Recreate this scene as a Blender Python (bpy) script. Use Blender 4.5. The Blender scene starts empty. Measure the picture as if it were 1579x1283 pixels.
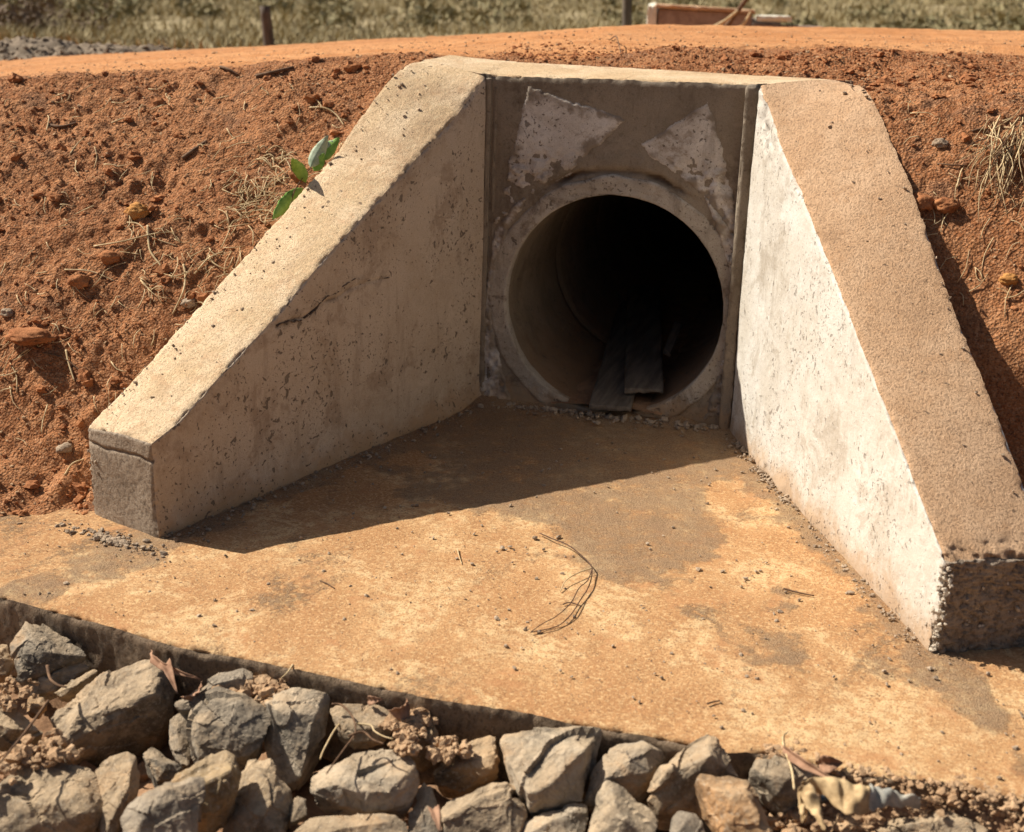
import bpy, bmesh, math, random
import numpy as np
from mathutils import Vector, Matrix

random.seed(7)
RNG = np.random.default_rng(11)
SC = bpy.context.scene
COL = SC.collection

# ------------------------------------------------------------------ camera
CAM = np.array([1.1303, -5.6036, 1.9440])
YAW, PITCH, ROLL, FPX = 0.2685, 0.3311, 0.0232, 2002.8
FW = np.array([-math.sin(YAW) * math.cos(PITCH), math.cos(YAW) * math.cos(PITCH), -math.sin(PITCH)])
_rt = np.array([math.cos(YAW), math.sin(YAW), 0.0]); _up = np.cross(_rt, FW)
RT = _rt * math.cos(ROLL) + _up * math.sin(ROLL)
UP = -_rt * math.sin(ROLL) + _up * math.cos(ROLL)
cd = bpy.data.cameras.new('camera')
cam = bpy.data.objects.new('camera', cd); COL.objects.link(cam)
cd.sensor_fit = 'HORIZONTAL'; cd.sensor_width = 36.0; cd.lens = 36.0 * FPX / 1579.0
cd.clip_start = 0.05; cd.clip_end = 2000
cd.dof.use_dof = True; cd.dof.focus_distance = 4.9; cd.dof.aperture_fstop = 2.5
M = Matrix(((RT[0], UP[0], -FW[0], CAM[0]), (RT[1], UP[1], -FW[1], CAM[1]), (RT[2], UP[2], -FW[2], CAM[2]), (0, 0, 0, 1)))
cam.matrix_world = M
SC.camera = cam

# ------------------------------------------------------------------ light
SUN_TRAVEL = Vector((1.0, -0.09, -1.0)).normalized()
SUN_EL = math.asin(-SUN_TRAVEL.z)
SUN_AZ = math.atan2(-SUN_TRAVEL.x, -SUN_TRAVEL.y)
world = bpy.data.worlds.new('World'); SC.world = world; world.use_nodes = True
wn = world.node_tree; wn.nodes.clear()
sky = wn.nodes.new('ShaderNodeTexSky'); sky.sky_type = 'NISHITA'; sky.sun_disc = False
sky.sun_elevation = SUN_EL; sky.sun_rotation = SUN_AZ % (2 * math.pi)
sky.air_density = 0.8; sky.dust_density = 3.0; sky.ozone_density = 0.6
bg = wn.nodes.new('ShaderNodeBackground'); bg.inputs['Strength'].default_value = 0.05
wo = wn.nodes.new('ShaderNodeOutputWorld')
wn.links.new(sky.outputs[0], bg.inputs[0]); wn.links.new(bg.outputs[0], wo.inputs[0])
sl = bpy.data.lights.new('sun', 'SUN'); sl.energy = 5.0; sl.angle = math.radians(0.5); sl.color = (1.0, 0.935, 0.83)
so = bpy.data.objects.new('sun', sl); COL.objects.link(so)
so.rotation_euler = SUN_TRAVEL.to_track_quat('-Z', 'Y').to_euler(); so.location = (-6, 1, 8)
SC.view_settings.view_transform = 'Standard'; SC.view_settings.look = 'None'
SC.view_settings.gamma = 1.0; SC.view_settings.use_curve_mapping = False
SC.view_settings.exposure = 0.56
SC.render.engine = 'CYCLES'
SC.cycles.max_bounces = 8; SC.cycles.diffuse_bounces = 5

# ------------------------------------------------------------------ numeric helpers
def ray(u, v):
    r = FW * FPX + RT * (u - 789.5) - UP * (v - 641.5)
    return r / np.linalg.norm(r)
def on_z(u, v, z=0.0):
    r = ray(u, v); return CAM + r * (z - CAM[2]) / r[2]
def on_plane(u, v, p, n):
    r = ray(u, v); p = np.array(p, float); n = np.array(n, float)
    return CAM + r * ((p - CAM) @ n) / (r @ n)
def at_dist(u, v, d):
    return CAM + ray(u, v) * d

def _hash(ix, iy, iz, seed):
    with np.errstate(over='ignore'):
        h = (ix.astype(np.uint32) * np.uint32(374761393) + iy.astype(np.uint32) * np.uint32(668265263)
             + iz.astype(np.uint32) * np.uint32(2246822519) + np.uint32(seed * 3266489917 % 4294967296))
        h ^= h >> np.uint32(15); h *= np.uint32(2246822519); h ^= h >> np.uint32(13)
        h *= np.uint32(3266489917); h ^= h >> np.uint32(16)
    return h.astype(np.float64) / 2147483647.5 - 1.0
def vnoise(p, seed=0):
    p = np.asarray(p, float)
    i = np.floor(p).astype(np.int64); f = p - i
    f = f * f * f * (f * (f * 6 - 15) + 10)
    out = 0
    for dx in (0, 1):
        wx = f[:, 0] if dx else 1 - f[:, 0]
        for dy in (0, 1):
            wy = f[:, 1] if dy else 1 - f[:, 1]
            for dz in (0, 1):
                wz = f[:, 2] if dz else 1 - f[:, 2]
                out = out + _hash(i[:, 0] + dx, i[:, 1] + dy, i[:, 2] + dz, seed) * wx * wy * wz
    return out
def vnoise2(x, y, seed=0):
    ix = np.floor(x).astype(np.int64); iy = np.floor(y).astype(np.int64)
    fx = x - ix; fy = y - iy
    fx = fx * fx * fx * (fx * (fx * 6 - 15) + 10); fy = fy * fy * fy * (fy * (fy * 6 - 15) + 10)
    z0 = np.zeros_like(ix)
    return ((_hash(ix, iy, z0, seed) * (1 - fx) + _hash(ix + 1, iy, z0, seed) * fx) * (1 - fy)
            + (_hash(ix, iy + 1, z0, seed) * (1 - fx) + _hash(ix + 1, iy + 1, z0, seed) * fx) * fy)
def fbm(p, oct=4, seed=0, gain=0.5, lac=2.1):
    s = 0; a = 1.0; t = 0
    for k in range(oct):
        s = s + a * vnoise(p, seed + k); t += a; a *= gain; p = p * lac + 3.7
    return s / t
def fbm2(x, y, oct=4, seed=0, gain=0.5, lac=2.1):
    s = 0; a = 1.0; t = 0
    for k in range(oct):
        s = s + a * vnoise2(x, y, seed + k); t += a; a *= gain; x = x * lac + 3.7; y = y * lac + 1.3
    return s / t
def sstep(a, b, x):
    t = np.clip((x - a) / (b - a), 0, 1); return t * t * (3 - 2 * t)

# ------------------------------------------------------------------ object helpers
def make_mesh(name, verts, faces, mats, matidx=None, smooth=True, attrs=None):
    me = bpy.data.meshes.new(name)
    verts = np.asarray(verts, np.float32)
    if isinstance(faces, np.ndarray):
        k = faces.shape[1]; nf = len(faces)
        me.vertices.add(len(verts)); me.vertices.foreach_set('co', verts.ravel())
        me.loops.add(nf * k); me.loops.foreach_set('vertex_index', faces.astype(np.int32).ravel())
        me.polygons.add(nf); me.polygons.foreach_set('loop_start', np.arange(0, nf * k, k, dtype=np.int32))
        me.update(calc_edges=True)
    else:
        me.from_pydata(verts.tolist(), [], faces)
    for m in (mats if isinstance(mats, (list, tuple)) else [mats]): me.materials.append(m)
    if matidx is not None: me.polygons.foreach_set('material_index', np.asarray(matidx, np.int32))
    me.polygons.foreach_set('use_smooth', np.full(len(me.polygons), smooth, dtype=bool))
    if attrs:
        for an, arr in attrs.items():
            a = me.attributes.new(an, 'FLOAT', 'POINT'); a.data.foreach_set('value', np.asarray(arr, np.float32))
    me.validate(); me.update()
    return me
def obj(name, me, parent=None, loc=None):
    o = bpy.data.objects.new(name, me); COL.objects.link(o)
    if parent is not None: o.parent = parent
    if loc is not None: o.location = loc
    return o
def tag(o, label=None, cat=None, group=None, kind=None):
    if label: o['label'] = label
    if cat: o['category'] = cat
    if group: o['group'] = group
    if kind: o['kind'] = kind
    return o
def empty(name, loc=(0, 0, 0)):
    o = bpy.data.objects.new(name, None); COL.objects.link(o); o.location = loc; o.empty_display_size = 0.1
    return o

class Geo:
    def __init__(s): s.v = []; s.f = []; s.n = 0
    def add(s, v, f):
        v = np.asarray(v, float); s.v.append(v); s.f += [tuple(int(i) + s.n for i in q) for q in f]; s.n += len(v)
    def tube(s, pts, r, sides=5, taper=1.0):
        pts = [np.asarray(p, float) for p in pts]; V = []; n = len(pts)
        for i, p in enumerate(pts):
            t = pts[min(i + 1, n - 1)] - pts[max(i - 1, 0)]; t /= np.linalg.norm(t) + 1e-9
            a = np.cross(t, [0.31, 0.2, 0.93]); a /= np.linalg.norm(a) + 1e-9; b = np.cross(t, a)
            rr = r * (1 + (taper - 1) * i / max(1, n - 1))
            for k in range(sides):
                w = 2 * math.pi * k / sides; V.append(p + rr * (math.cos(w) * a + math.sin(w) * b))
        F = []
        for i in range(n - 1):
            for k in range(sides):
                F.append((i * sides + k, i * sides + (k + 1) % sides, (i + 1) * sides + (k + 1) % sides, (i + 1) * sides + k))
        F.append(tuple(range(sides - 1, -1, -1))); F.append(tuple(range((n - 1) * sides, n * sides)))
        s.add(V, F)
    def build(s, name, mat, parent=None, loc=(0, 0, 0), smooth=True):
        v = np.concatenate(s.v) - np.asarray(loc, float)
        me = make_mesh(name, v, s.f, mat, smooth=smooth)
        return obj(name, me, parent, None if parent is not None else loc)
def spline(pts, n):
    P = np.asarray(pts, float); m = len(P)
    if m < 3:
        t = np.linspace(0, 1, n)[:, None]; return P[0] * (1 - t) + P[-1] * t
    Q = np.vstack([2 * P[0] - P[1], P, 2 * P[-1] - P[-2]]); out = []
    for u in np.linspace(0, m - 1 - 1e-6, n):
        i = int(u); t = u - i; a, b, c, d = Q[i], Q[i + 1], Q[i + 2], Q[i + 3]
        out.append(0.5 * (2 * b + (c - a) * t + (2 * a - 5 * b + 4 * c - d) * t * t + (3 * b - a - 3 * c + d) * t ** 3))
    return np.array(out)

# ------------------------------------------------------------------ materials
class NT:
    def __init__(s, name, rough=0.9, spec=0.25):
        s.m = bpy.data.materials.new(name); s.m.use_nodes = True; s.t = s.m.node_tree
        s.b = s.t.nodes['Principled BSDF']; s.b.inputs['Roughness'].default_value = rough
        s.b.inputs['Specular IOR Level'].default_value = spec
        s.g = s.t.nodes.new('ShaderNodeNewGeometry'); s.pos = s.g.outputs['Position']; s._h = None
    def link(s, a, b): s.t.links.new(a, b)
    def put(s, sock, v):
        if isinstance(v, bpy.types.NodeSocket): s.link(v, sock)
        elif isinstance(v, (tuple, list)) and len(v) == 3 and sock.type == 'RGBA': sock.default_value = (*v, 1)
        else: sock.default_value = v
    def noise(s, scale, detail=4, rough=0.55, vec=None, dist=0.0):
        n = s.t.nodes.new('ShaderNodeTexNoise'); s.put(n.inputs['Vector'], vec or s.pos)
        n.inputs['Scale'].default_value = scale; n.inputs['Detail'].default_value = detail
        n.inputs['Roughness'].default_value = rough; n.inputs['Distortion'].default_value = dist
        return n.outputs['Fac']
    def voro(s, scale, feature='F1', out='Distance', vec=None, rnd=1.0):
        n = s.t.nodes.new('ShaderNodeTexVoronoi'); n.feature = feature; s.put(n.inputs['Vector'], vec or s.pos)
        n.inputs['Scale'].default_value = scale; n.inputs['Randomness'].default_value = rnd
        return n.outputs[out]
    def ramp(s, fac, a, b, lo=0.0, hi=1.0, smooth=True):
        n = s.t.nodes.new('ShaderNodeMapRange'); s.put(n.inputs['Value'], fac)
        n.inputs['From Min'].default_value = a; n.inputs['From Max'].default_value = b
        n.inputs['To Min'].default_value = lo; n.inputs['To Max'].default_value = hi
        if smooth: n.interpolation_type = 'SMOOTHSTEP'
        return n.outputs['Result']
    def math(s, op, a, b=0.0):
        n = s.t.nodes.new('ShaderNodeMath'); n.operation = op; s.put(n.inputs[0], a); s.put(n.inputs[1], b)
        return n.outputs[0]
    def mix(s, fac, a, b, mode='MIX'):
        n = s.t.nodes.new('ShaderNodeMix'); n.data_type = 'RGBA'; n.blend_type = mode
        s.put(n.inputs[0], fac); s.put(n.inputs[6], a); s.put(n.inputs[7], b)
        return n.outputs[2]
    def scaled(s, v, sc):
        n = s.t.nodes.new('ShaderNodeVectorMath'); n.operation = 'MULTIPLY'; s.put(n.inputs[0], v); n.inputs[1].default_value = sc
        return n.outputs[0]
    def sep(s, v, axis):
        n = s.t.nodes.new('ShaderNodeSeparateXYZ'); s.put(n.inputs[0], v); return n.outputs[axis]
    def attr(s, name):
        n = s.t.nodes.new('ShaderNodeAttribute'); n.attribute_name = name; return n.outputs['Fac']
    def objcol(s):
        n = s.t.nodes.new('ShaderNodeObjectInfo'); return n.outputs['Color']
    def bump(s, h, strength=0.5, dist=0.01):
        n = s.t.nodes.new('ShaderNodeBump'); n.inputs['Strength'].default_value = strength
        n.inputs['Distance'].default_value = dist; s.put(n.inputs['Height'], h)
        if s._h is not None: s.link(s._h, n.inputs['Normal'])
        s._h = n.outputs['Normal']; return s
    def done(s, color):
        s.put(s.b.inputs['Base Color'], color)
        if s._h is not None: s.link(s._h, s.b.inputs['Normal'])
        return s.m

def pits(n, scale, size, keep):
    """sparse irregular voids: 1 inside a void"""
    f = n.noise(scale, 2, 0.5, dist=0.4)
    return n.ramp(f, keep, keep + 0.02)

def m_formed(name, c1, c2, c3, stain=0.4, pitcol=(0.12, 0.09, 0.065), dust=(0.40, 0.255, 0.14), dz=0.14, dirtcol=(0.10, 0.065, 0.04), pit=1.0):
    n = NT(name)
    big = n.noise(2.6, 8, 0.68, dist=0.3); col = n.mix(n.ramp(big, 0.38, 0.62), c1, c2)
    col = n.mix(n.math('MULTIPLY', n.ramp(n.noise(4.5, 9, 0.74, dist=0.5), 0.51, 0.62), stain), col, c3)
    fine = n.noise(60, 5, 0.7); col = n.mix(n.ramp(fine, 0.35, 0.65, 0, 0.35), col, c2)
    gr = n.noise(230, 4, 0.75); col = n.mix(n.ramp(gr, 0.50, 0.64, 0, 0.5), col, c3)
    drip = n.noise(11, 6, 0.68, vec=n.scaled(n.pos, (1.0, 1.0, 0.16)))
    col = n.mix(n.ramp(drip, 0.54, 0.68, 0, 0.38), col, tuple(x * 0.85 for x in c3))
    chalk = n.noise(7, 8, 0.72, dist=0.6); col = n.mix(n.ramp(chalk, 0.56, 0.66, 0, 0.5), col, tuple(min(0.8, x * 1.12) for x in c2))
    z = n.sep(n.pos, 2); zz = n.math('ADD', z, n.math('MULTIPLY', n.math('SUBTRACT', n.noise(6, 8, 0.7), 0.5), -0.34))
    col = n.mix(n.ramp(zz, 0.0, dz, 0.8, 0.0), col, dust)
    cl = n.ramp(n.noise(3.3, 4, 0.6), 0.42, 0.60, 0.055, 0.0)
    p1 = n.ramp(n.math('SUBTRACT', n.noise(30, 2, 0.5, dist=0.5), cl), 0.650, 0.670)
    p2 = n.ramp(n.math('SUBTRACT', n.noise(85, 2, 0.5, dist=0.4), cl), 0.638, 0.658)
    p = n.math('MULTIPLY', n.math('MAXIMUM', p1, p2), pit)
    col = n.mix(n.math('MULTIPLY', p, 0.75), col, pitcol)
    col = n.mix(n.ramp(n.attr('dirt'), 0.0, 1.0, 0, 0.9), col, dirtcol)
    n.bump(n.noise(14, 6, 0.62), 0.4, 0.014).bump(fine, 0.5, 0.005).bump(gr, 0.45, 0.002)
    n.bump(n.math('MULTIPLY', p, -1.0), 0.9, 0.008)
    return n.done(col)

def m_trowel(name, c1, c2, c3, grain=170.0, rough_amp=0.005, stretch=(1.0, 0.75, 0.75), pit=True):
    n = NT(name)
    col = n.mix(n.ramp(n.noise(3.4, 8, 0.68, dist=0.3), 0.40, 0.62), c1, c2)
    col = n.mix(n.ramp(n.noise(14, 8, 0.74), 0.50, 0.64, 0, 0.7), col, c3)
    col = n.mix(n.ramp(n.noise(2.1, 8, 0.72, dist=0.6), 0.54, 0.64, 0, 0.45), col, tuple(x * 0.72 for x in c3))
    sv = n.scaled(n.pos, stretch)
    g = n.noise(grain, 5, 0.74, vec=sv); col = n.mix(n.ramp(g, 0.40, 0.50, 0.70, 0.0), col, tuple(x * 0.48 for x in c1))
    st = n.noise(38, 6, 0.68, vec=sv, dist=0.5)
    col = n.mix(n.ramp(st, 0.55, 0.68, 0, 0.35), col, tuple(x * 0.62 for x in c3))
    hi = n.noise(55, 6, 0.72, vec=sv); col = n.mix(n.ramp(hi, 0.54, 0.66, 0, 0.4), col, tuple(min(0.8, x * 1.2) for x in c2))
    if pit:
        p = pits(n, 34, 0, 0.725); col = n.mix(n.math('MULTIPLY', p, 0.8), col, (0.16, 0.11, 0.07))
        n.bump(n.math('MULTIPLY', p, -1.0), 0.8, 0.006)
    col = n.mix(n.ramp(n.attr('dirt'), 0.0, 1.0, 0, 0.8), col, (0.13, 0.08, 0.05))
    n.bump(n.noise(9, 5, 0.6), 0.35, 0.025).bump(st, 0.6, 0.008).bump(g, 1.0, rough_amp)
    return n.done(col)

MAT = {}
MAT['formed_shaded'] = m_formed('shaded_formed_concrete', (0.47, 0.36, 0.25), (0.56, 0.45, 0.335), (0.31, 0.215, 0.14), stain=0.65)  # browner copy of the wing concrete, the left wall's shade put into its colour
MAT['formed_sunlit'] = m_formed('sunlit_formed_concrete', (0.54, 0.49, 0.41), (0.64, 0.605, 0.54), (0.385, 0.325, 0.25), stain=0.75, pit=0.7)  # paler copy of the same concrete, sunlight on the right wall put into its colour
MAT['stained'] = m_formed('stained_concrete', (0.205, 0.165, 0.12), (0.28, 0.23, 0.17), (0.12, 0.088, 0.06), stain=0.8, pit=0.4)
MAT['mortar'] = m_formed('pale_mortar', (0.47, 0.415, 0.355), (0.62, 0.575, 0.515), (0.24, 0.185, 0.135), stain=0.9, dirtcol=(0.21, 0.165, 0.12))
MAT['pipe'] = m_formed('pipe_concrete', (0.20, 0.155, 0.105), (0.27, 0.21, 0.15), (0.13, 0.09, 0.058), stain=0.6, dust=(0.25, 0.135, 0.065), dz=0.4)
MAT['ring'] = m_formed('pipe_rim_concrete', (0.33, 0.285, 0.225), (0.46, 0.41, 0.34), (0.18, 0.14, 0.10), stain=1.0)
MAT['top_left'] = m_trowel('dusty_trowelled_concrete', (0.62, 0.44, 0.255), (0.74, 0.56, 0.36), (0.58, 0.37, 0.21))
MAT['top_right'] = m_trowel('stippled_dusty_concrete', (0.60, 0.375, 0.215), (0.68, 0.45, 0.275), (0.55, 0.325, 0.175), grain=135.0, rough_amp=0.011)
MAT['rough_end'] = m_trowel('broken_concrete', (0.34, 0.26, 0.185), (0.43, 0.34, 0.25), (0.25, 0.18, 0.12), grain=70.0, rough_amp=0.014)

def m_apron():
    n = NT('silted_concrete_apron')
    col = n.mix(n.ramp(n.noise(2.6, 9, 0.7, dist=0.4), 0.40, 0.60), (0.40, 0.208, 0.087), (0.47, 0.265, 0.118))
    cream = n.math('MULTIPLY', n.ramp(n.noise(2.7, 9, 0.74, dist=0.5), 0.49, 0.57), n.ramp(n.noise(24, 8, 0.78), 0.44, 0.54))  # pale cream mortar patches spread by noise
    col = n.mix(n.math('MULTIPLY', cream, 0.85), col, (0.65, 0.455, 0.24))
    speck = n.ramp(n.noise(70, 6, 0.8), 0.515, 0.575, 0, 0.75); col = n.mix(speck, col, (0.63, 0.415, 0.205))
    spk2 = n.ramp(n.noise(120, 6, 0.8), 0.515, 0.585, 0, 0.8); col = n.mix(spk2, col, (0.24, 0.12, 0.055))
    red = n.ramp(n.noise(5, 8, 0.72, dist=0.5), 0.54, 0.64, 0, 0.55); col = n.mix(red, col, (0.42, 0.20, 0.085))
    grey = n.math('MULTIPLY', n.ramp(n.noise(1.9, 9, 0.72, vec=n.scaled(n.pos, (1.0, 0.7, 1.0)), dist=0.7), 0.53, 0.66), n.ramp(n.noise(30, 9, 0.80), 0.42, 0.56))
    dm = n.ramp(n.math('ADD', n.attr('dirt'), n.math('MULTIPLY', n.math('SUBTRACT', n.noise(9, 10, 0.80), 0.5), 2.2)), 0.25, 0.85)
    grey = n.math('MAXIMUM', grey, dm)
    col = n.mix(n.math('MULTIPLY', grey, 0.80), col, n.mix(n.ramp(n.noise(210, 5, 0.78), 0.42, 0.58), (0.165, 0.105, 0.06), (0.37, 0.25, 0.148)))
    p = pits(n, 60, 0, 0.71); col = n.mix(n.math('MULTIPLY', p, 0.8), col, (0.11, 0.07, 0.045))
    n.bump(n.noise(6, 5, 0.6), 0.35, 0.025).bump(n.noise(42, 4, 0.65), 0.35, 0.006)
    g = n.noise(170, 3, 0.7)
    n.bump(n.math('MULTIPLY', g, n.ramp(grey, 0, 1, 0.6, 1.5)), 0.8, 0.007)
    return n.done(col)
MAT['apron'] = m_apron()
MAT['apron_side'] = m_trowel('apron_edge_concrete', (0.22, 0.155, 0.10), (0.29, 0.21, 0.135), (0.16, 0.10, 0.06), grain=60.0, rough_amp=0.014)  # slab sides coloured darker than the top to deepen the shade there

def m_soil():
    n = NT('red_laterite_soil', 0.95, 0.12)
    c = n.mix(n.ramp(n.noise(1.7, 8, 0.68, dist=0.4), 0.38, 0.62), (0.29, 0.114, 0.045), (0.395, 0.170, 0.071))
    c = n.mix(n.ramp(n.noise(8, 8, 0.74), 0.47, 0.62, 0, 0.8), c, (0.46, 0.212, 0.092))
    c = n.mix(n.ramp(n.noise(3.6, 8, 0.74, dist=0.8), 0.53, 0.63, 0, 0.75), c, (0.205, 0.105, 0.058))
    c = n.mix(n.ramp(n.noise(60, 6, 0.78), 0.51, 0.575, 0, 0.75), c, (0.54, 0.285, 0.145))
    c = n.mix(n.ramp(n.noise(90, 5, 0.78), 0.52, 0.59, 0, 0.75), c, (0.125, 0.056, 0.030))
    road = n.attr('road')
    r = n.mix(n.ramp(n.noise(3, 8, 0.7, vec=n.scaled(n.pos, (0.5, 1.0, 1.0))), 0.38, 0.62), (0.49, 0.215, 0.082), (0.58, 0.285, 0.122))
    r = n.mix(n.ramp(n.noise(22, 8, 0.76), 0.49, 0.61, 0, 0.7), r, (0.35, 0.155, 0.066))
    r = n.mix(n.ramp(n.noise(2.2, 7, 0.7, vec=n.scaled(n.pos, (0.22, 1.0, 1.0))), 0.52, 0.64, 0, 0.5), r, (0.36, 0.165, 0.075))
    r = n.mix(n.ramp(n.noise(48, 6, 0.78), 0.54, 0.64, 0, 0.6), r, (0.60, 0.36, 0.19))
    fac = n.ramp(n.math('ADD', road, n.math('MULTIPLY', n.math('SUBTRACT', n.noise(5, 9, 0.76), 0.5), 1.9)), 0.30, 0.70)
    col = n.mix(fac, c, r)
    rough = n.ramp(fac, 0, 1, 1.0, 0.6)
    n.bump(n.math('MULTIPLY', n.noise(26, 6, 0.7), rough), 0.6, 0.03)
    n.bump(n.math('MULTIPLY', n.voro(95), rough), 0.75, 0.011)
    n.bump(n.noise(190, 3, 0.7), 0.55, 0.005)
    return n.done(col)
MAT['soil'] = m_soil()
def m_clod(name, a, b):
    n = NT(name, 0.95, 0.12)
    c = n.mix(n.ramp(n.noise(11, 4, 0.7), 0.35, 0.68), a, b)
    c = n.mix(n.ramp(n.noise(120, 3, 0.7), 0.5, 0.7, 0, 0.5), c, tuple(x * 1.35 for x in b))
    n.bump(n.noise(90, 4, 0.7), 0.6, 0.008)
    return n.done(c)
MAT['clod'] = m_clod('soil_clods', (0.25, 0.098, 0.041), (0.41, 0.178, 0.076))
MAT['tan_clod'] = m_clod('tan_crumbs', (0.33, 0.205, 0.115), (0.47, 0.315, 0.185))
MAT['ochre'] = m_clod('ochre_clod', (0.42, 0.19, 0.055), (0.50, 0.26, 0.09))
MAT['grit'] = m_clod('grit', (0.26, 0.19, 0.13), (0.44, 0.34, 0.24))
MAT['grey_gravel'] = m_clod('grey_gravel', (0.15, 0.115, 0.08), (0.28, 0.22, 0.16))
MAT['ground'] = m_clod('rubble_soil', (0.22, 0.125, 0.07), (0.33, 0.195, 0.11))
MAT['aggregate'] = m_clod('aggregate', (0.40, 0.33, 0.25), (0.56, 0.49, 0.39))

def m_rock():
    n = NT('quarry_rock', 0.85, 0.3)
    oc = n.objcol()
    nz = n.noise(9, 6, 0.68, dist=0.5)
    c = n.mix(n.ramp(nz, 0.38, 0.64), n.mix(1.0, oc, (0.40, 0.375, 0.335), 'MULTIPLY'), n.mix(1.0, oc, (1.04, 0.95, 0.82), 'MULTIPLY'))
    c = n.mix(n.ramp(n.noise(4.5, 6, 0.66, dist=0.7), 0.53, 0.68, 0, 0.6), c, (0.44, 0.26, 0.125))
    c = n.mix(n.ramp(n.noise(85, 4, 0.7), 0.53, 0.64, 0, 0.5), c, (0.46, 0.385, 0.285))
    c = n.mix(n.ramp(n.noise(60, 4, 0.7), 0.55, 0.70, 0, 0.45), c, (0.12, 0.105, 0.09))
    up = n.sep(n.g.outputs['Normal'], 2)
    dust = n.math('MULTIPLY', n.ramp(up, 0.25, 0.85), n.ramp(n.noise(7, 5, 0.65), 0.38, 0.62, 0.15, 0.75))
    c = n.mix(n.math('MULTIPLY', dust, 0.72), c, (0.53, 0.385, 0.235))
    lay = n.noise(22, 6, 0.68, vec=n.scaled(n.pos, (1.0, 0.6, 1.7)), dist=0.8)
    n.bump(lay, 0.5, 0.016).bump(n.noise(70, 5, 0.75), 0.7, 0.007).bump(n.noise(260, 3, 0.7), 0.6, 0.002)
    return n.done(c)
MAT['rock'] = m_rock()

def m_plain(name, a, b, scale=30, stretch=(1, 1, 1), rough=0.85, bump=0.3, bd=0.003, spec=0.25):
    n = NT(name, rough, spec)
    f = n.noise(scale, 5, 0.65, vec=n.scaled(n.pos, stretch))
    n.bump(f, bump, bd)
    return n.done(n.mix(n.ramp(f, 0.35, 0.66), a, b))
MAT['wood'] = m_plain('weathered_board', (0.10, 0.08, 0.06), (0.19, 0.155, 0.12), 26, (1, 0.09, 1), bump=0.5)
MAT['straw'] = m_plain('dry_straw', (0.46, 0.33, 0.17), (0.62, 0.48, 0.28), 40)
MAT['twig'] = m_plain('dark_twig', (0.10, 0.055, 0.03), (0.19, 0.11, 0.06), 40)
MAT['crack'] = m_plain('crack_soil', (0.13, 0.088, 0.056), (0.25, 0.18, 0.12), 60)
MAT['wire'] = m_plain('rusty_wire', (0.07, 0.04, 0.028), (0.14, 0.075, 0.045), 60)
MAT['dry_leaf'] = m_plain('dry_leaf', (0.20, 0.105, 0.06), (0.36, 0.21, 0.13), 22)
MAT['leaf'] = m_plain('green_leaf', (0.17, 0.33, 0.05), (0.26, 0.44, 0.09), 30, rough=0.6, spec=0.3)
MAT['leaf_pale'] = m_plain('pale_leaf_underside', (0.30, 0.36, 0.24), (0.40, 0.46, 0.33), 30, rough=0.6)
MAT['cloth'] = m_plain('muddy_tan_cloth', (0.30, 0.20, 0.10), (0.54, 0.39, 0.21), 22, bump=0.4, bd=0.008)
MAT['cloth_grey'] = m_plain('muddy_grey_cloth', (0.20, 0.20, 0.18), (0.42, 0.39, 0.32), 18, bump=0.5, bd=0.008)
MAT['cloth_blue'] = m_plain('dark_blue_lining', (0.03, 0.05, 0.07), (0.16, 0.22, 0.25), 22)
MAT['post'] = m_plain('fence_post_wood', (0.07, 0.055, 0.042), (0.14, 0.11, 0.085), 18, (1, 1, 0.2))
MAT['white_wash'] = m_plain('whitewashed_concrete', (0.60, 0.56, 0.44), (0.74, 0.70, 0.58), 12)
MAT['brown_wall'] = m_plain('brown_concrete', (0.23, 0.16, 0.12), (0.34, 0.255, 0.195), 8)
MAT['grass'] = m_plain('dry_pasture_grass', (0.29, 0.235, 0.12), (0.37, 0.30, 0.165), 0.8)
MAT['field'] = m_plain('pasture_ground', (0.25, 0.195, 0.10), (0.36, 0.285, 0.16), 0.6, bd=0.05)
MAT['scrub'] = m_plain('scrub_leaves', (0.19, 0.165, 0.08), (0.27, 0.225, 0.12), 2.5)
MAT['brown_scrub'] = m_plain('dead_scrub', (0.14, 0.095, 0.06), (0.24, 0.17, 0.11), 2.5)

# ------------------------------------------------------------------ culvert geometry constants
CL = np.array([-0.567, 0.0]); EL = np.array([-1.200, -1.858])
CR = np.array([0.618, -0.050]); ER = np.array([1.452, -1.869])
DL = (EL - CL) / np.linalg.norm(EL - CL); DR = (ER - CR) / np.linalg.norm(ER - CR)
NL = np.array([DL[1], -DL[0]]); NL = NL if NL[0] < 0 else -NL
NR = np.array([DR[1], -DR[0]]); NR = NR if NR[0] > 0 else -NR
LL = np.linalg.norm(EL - CL); LR = np.linalg.norm(ER - CR)
TL, TR = 0.353, 0.345
BAT = 0.0256; HW = 1.512; ZC = 0.516; XC = 0.041; RP = 0.5
L_IN = ([0, 0.23, 0.49, 1.06, 1.32, 1.66, 1.85, 2.0], [1.497, 1.333, 1.191, 0.860, 0.693, 0.503, 0.398, 0.345])
L_OUT = ([0, 0.10, 0.16, 0.24, 0.365, 0.58, 0.98, 1.42, 1.75, 2.0], [1.548, 1.538, 1.516, 1.470, 1.378, 1.200, 0.942, 0.664, 0.458, 0.318])
R_IN = ([0, 0.29, 0.70, 1.26, 1.69, 2.05], [1.517, 1.325, 1.087, 0.748, 0.490, 0.277])
R_OUT = ([0, 0.22, 0.28, 0.38, 0.74, 1.21, 1.59, 1.80, 2.05], [1.541, 1.540, 1.530, 1.490, 1.255, 0.868, 0.610, 0.440, 0.262])

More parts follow.
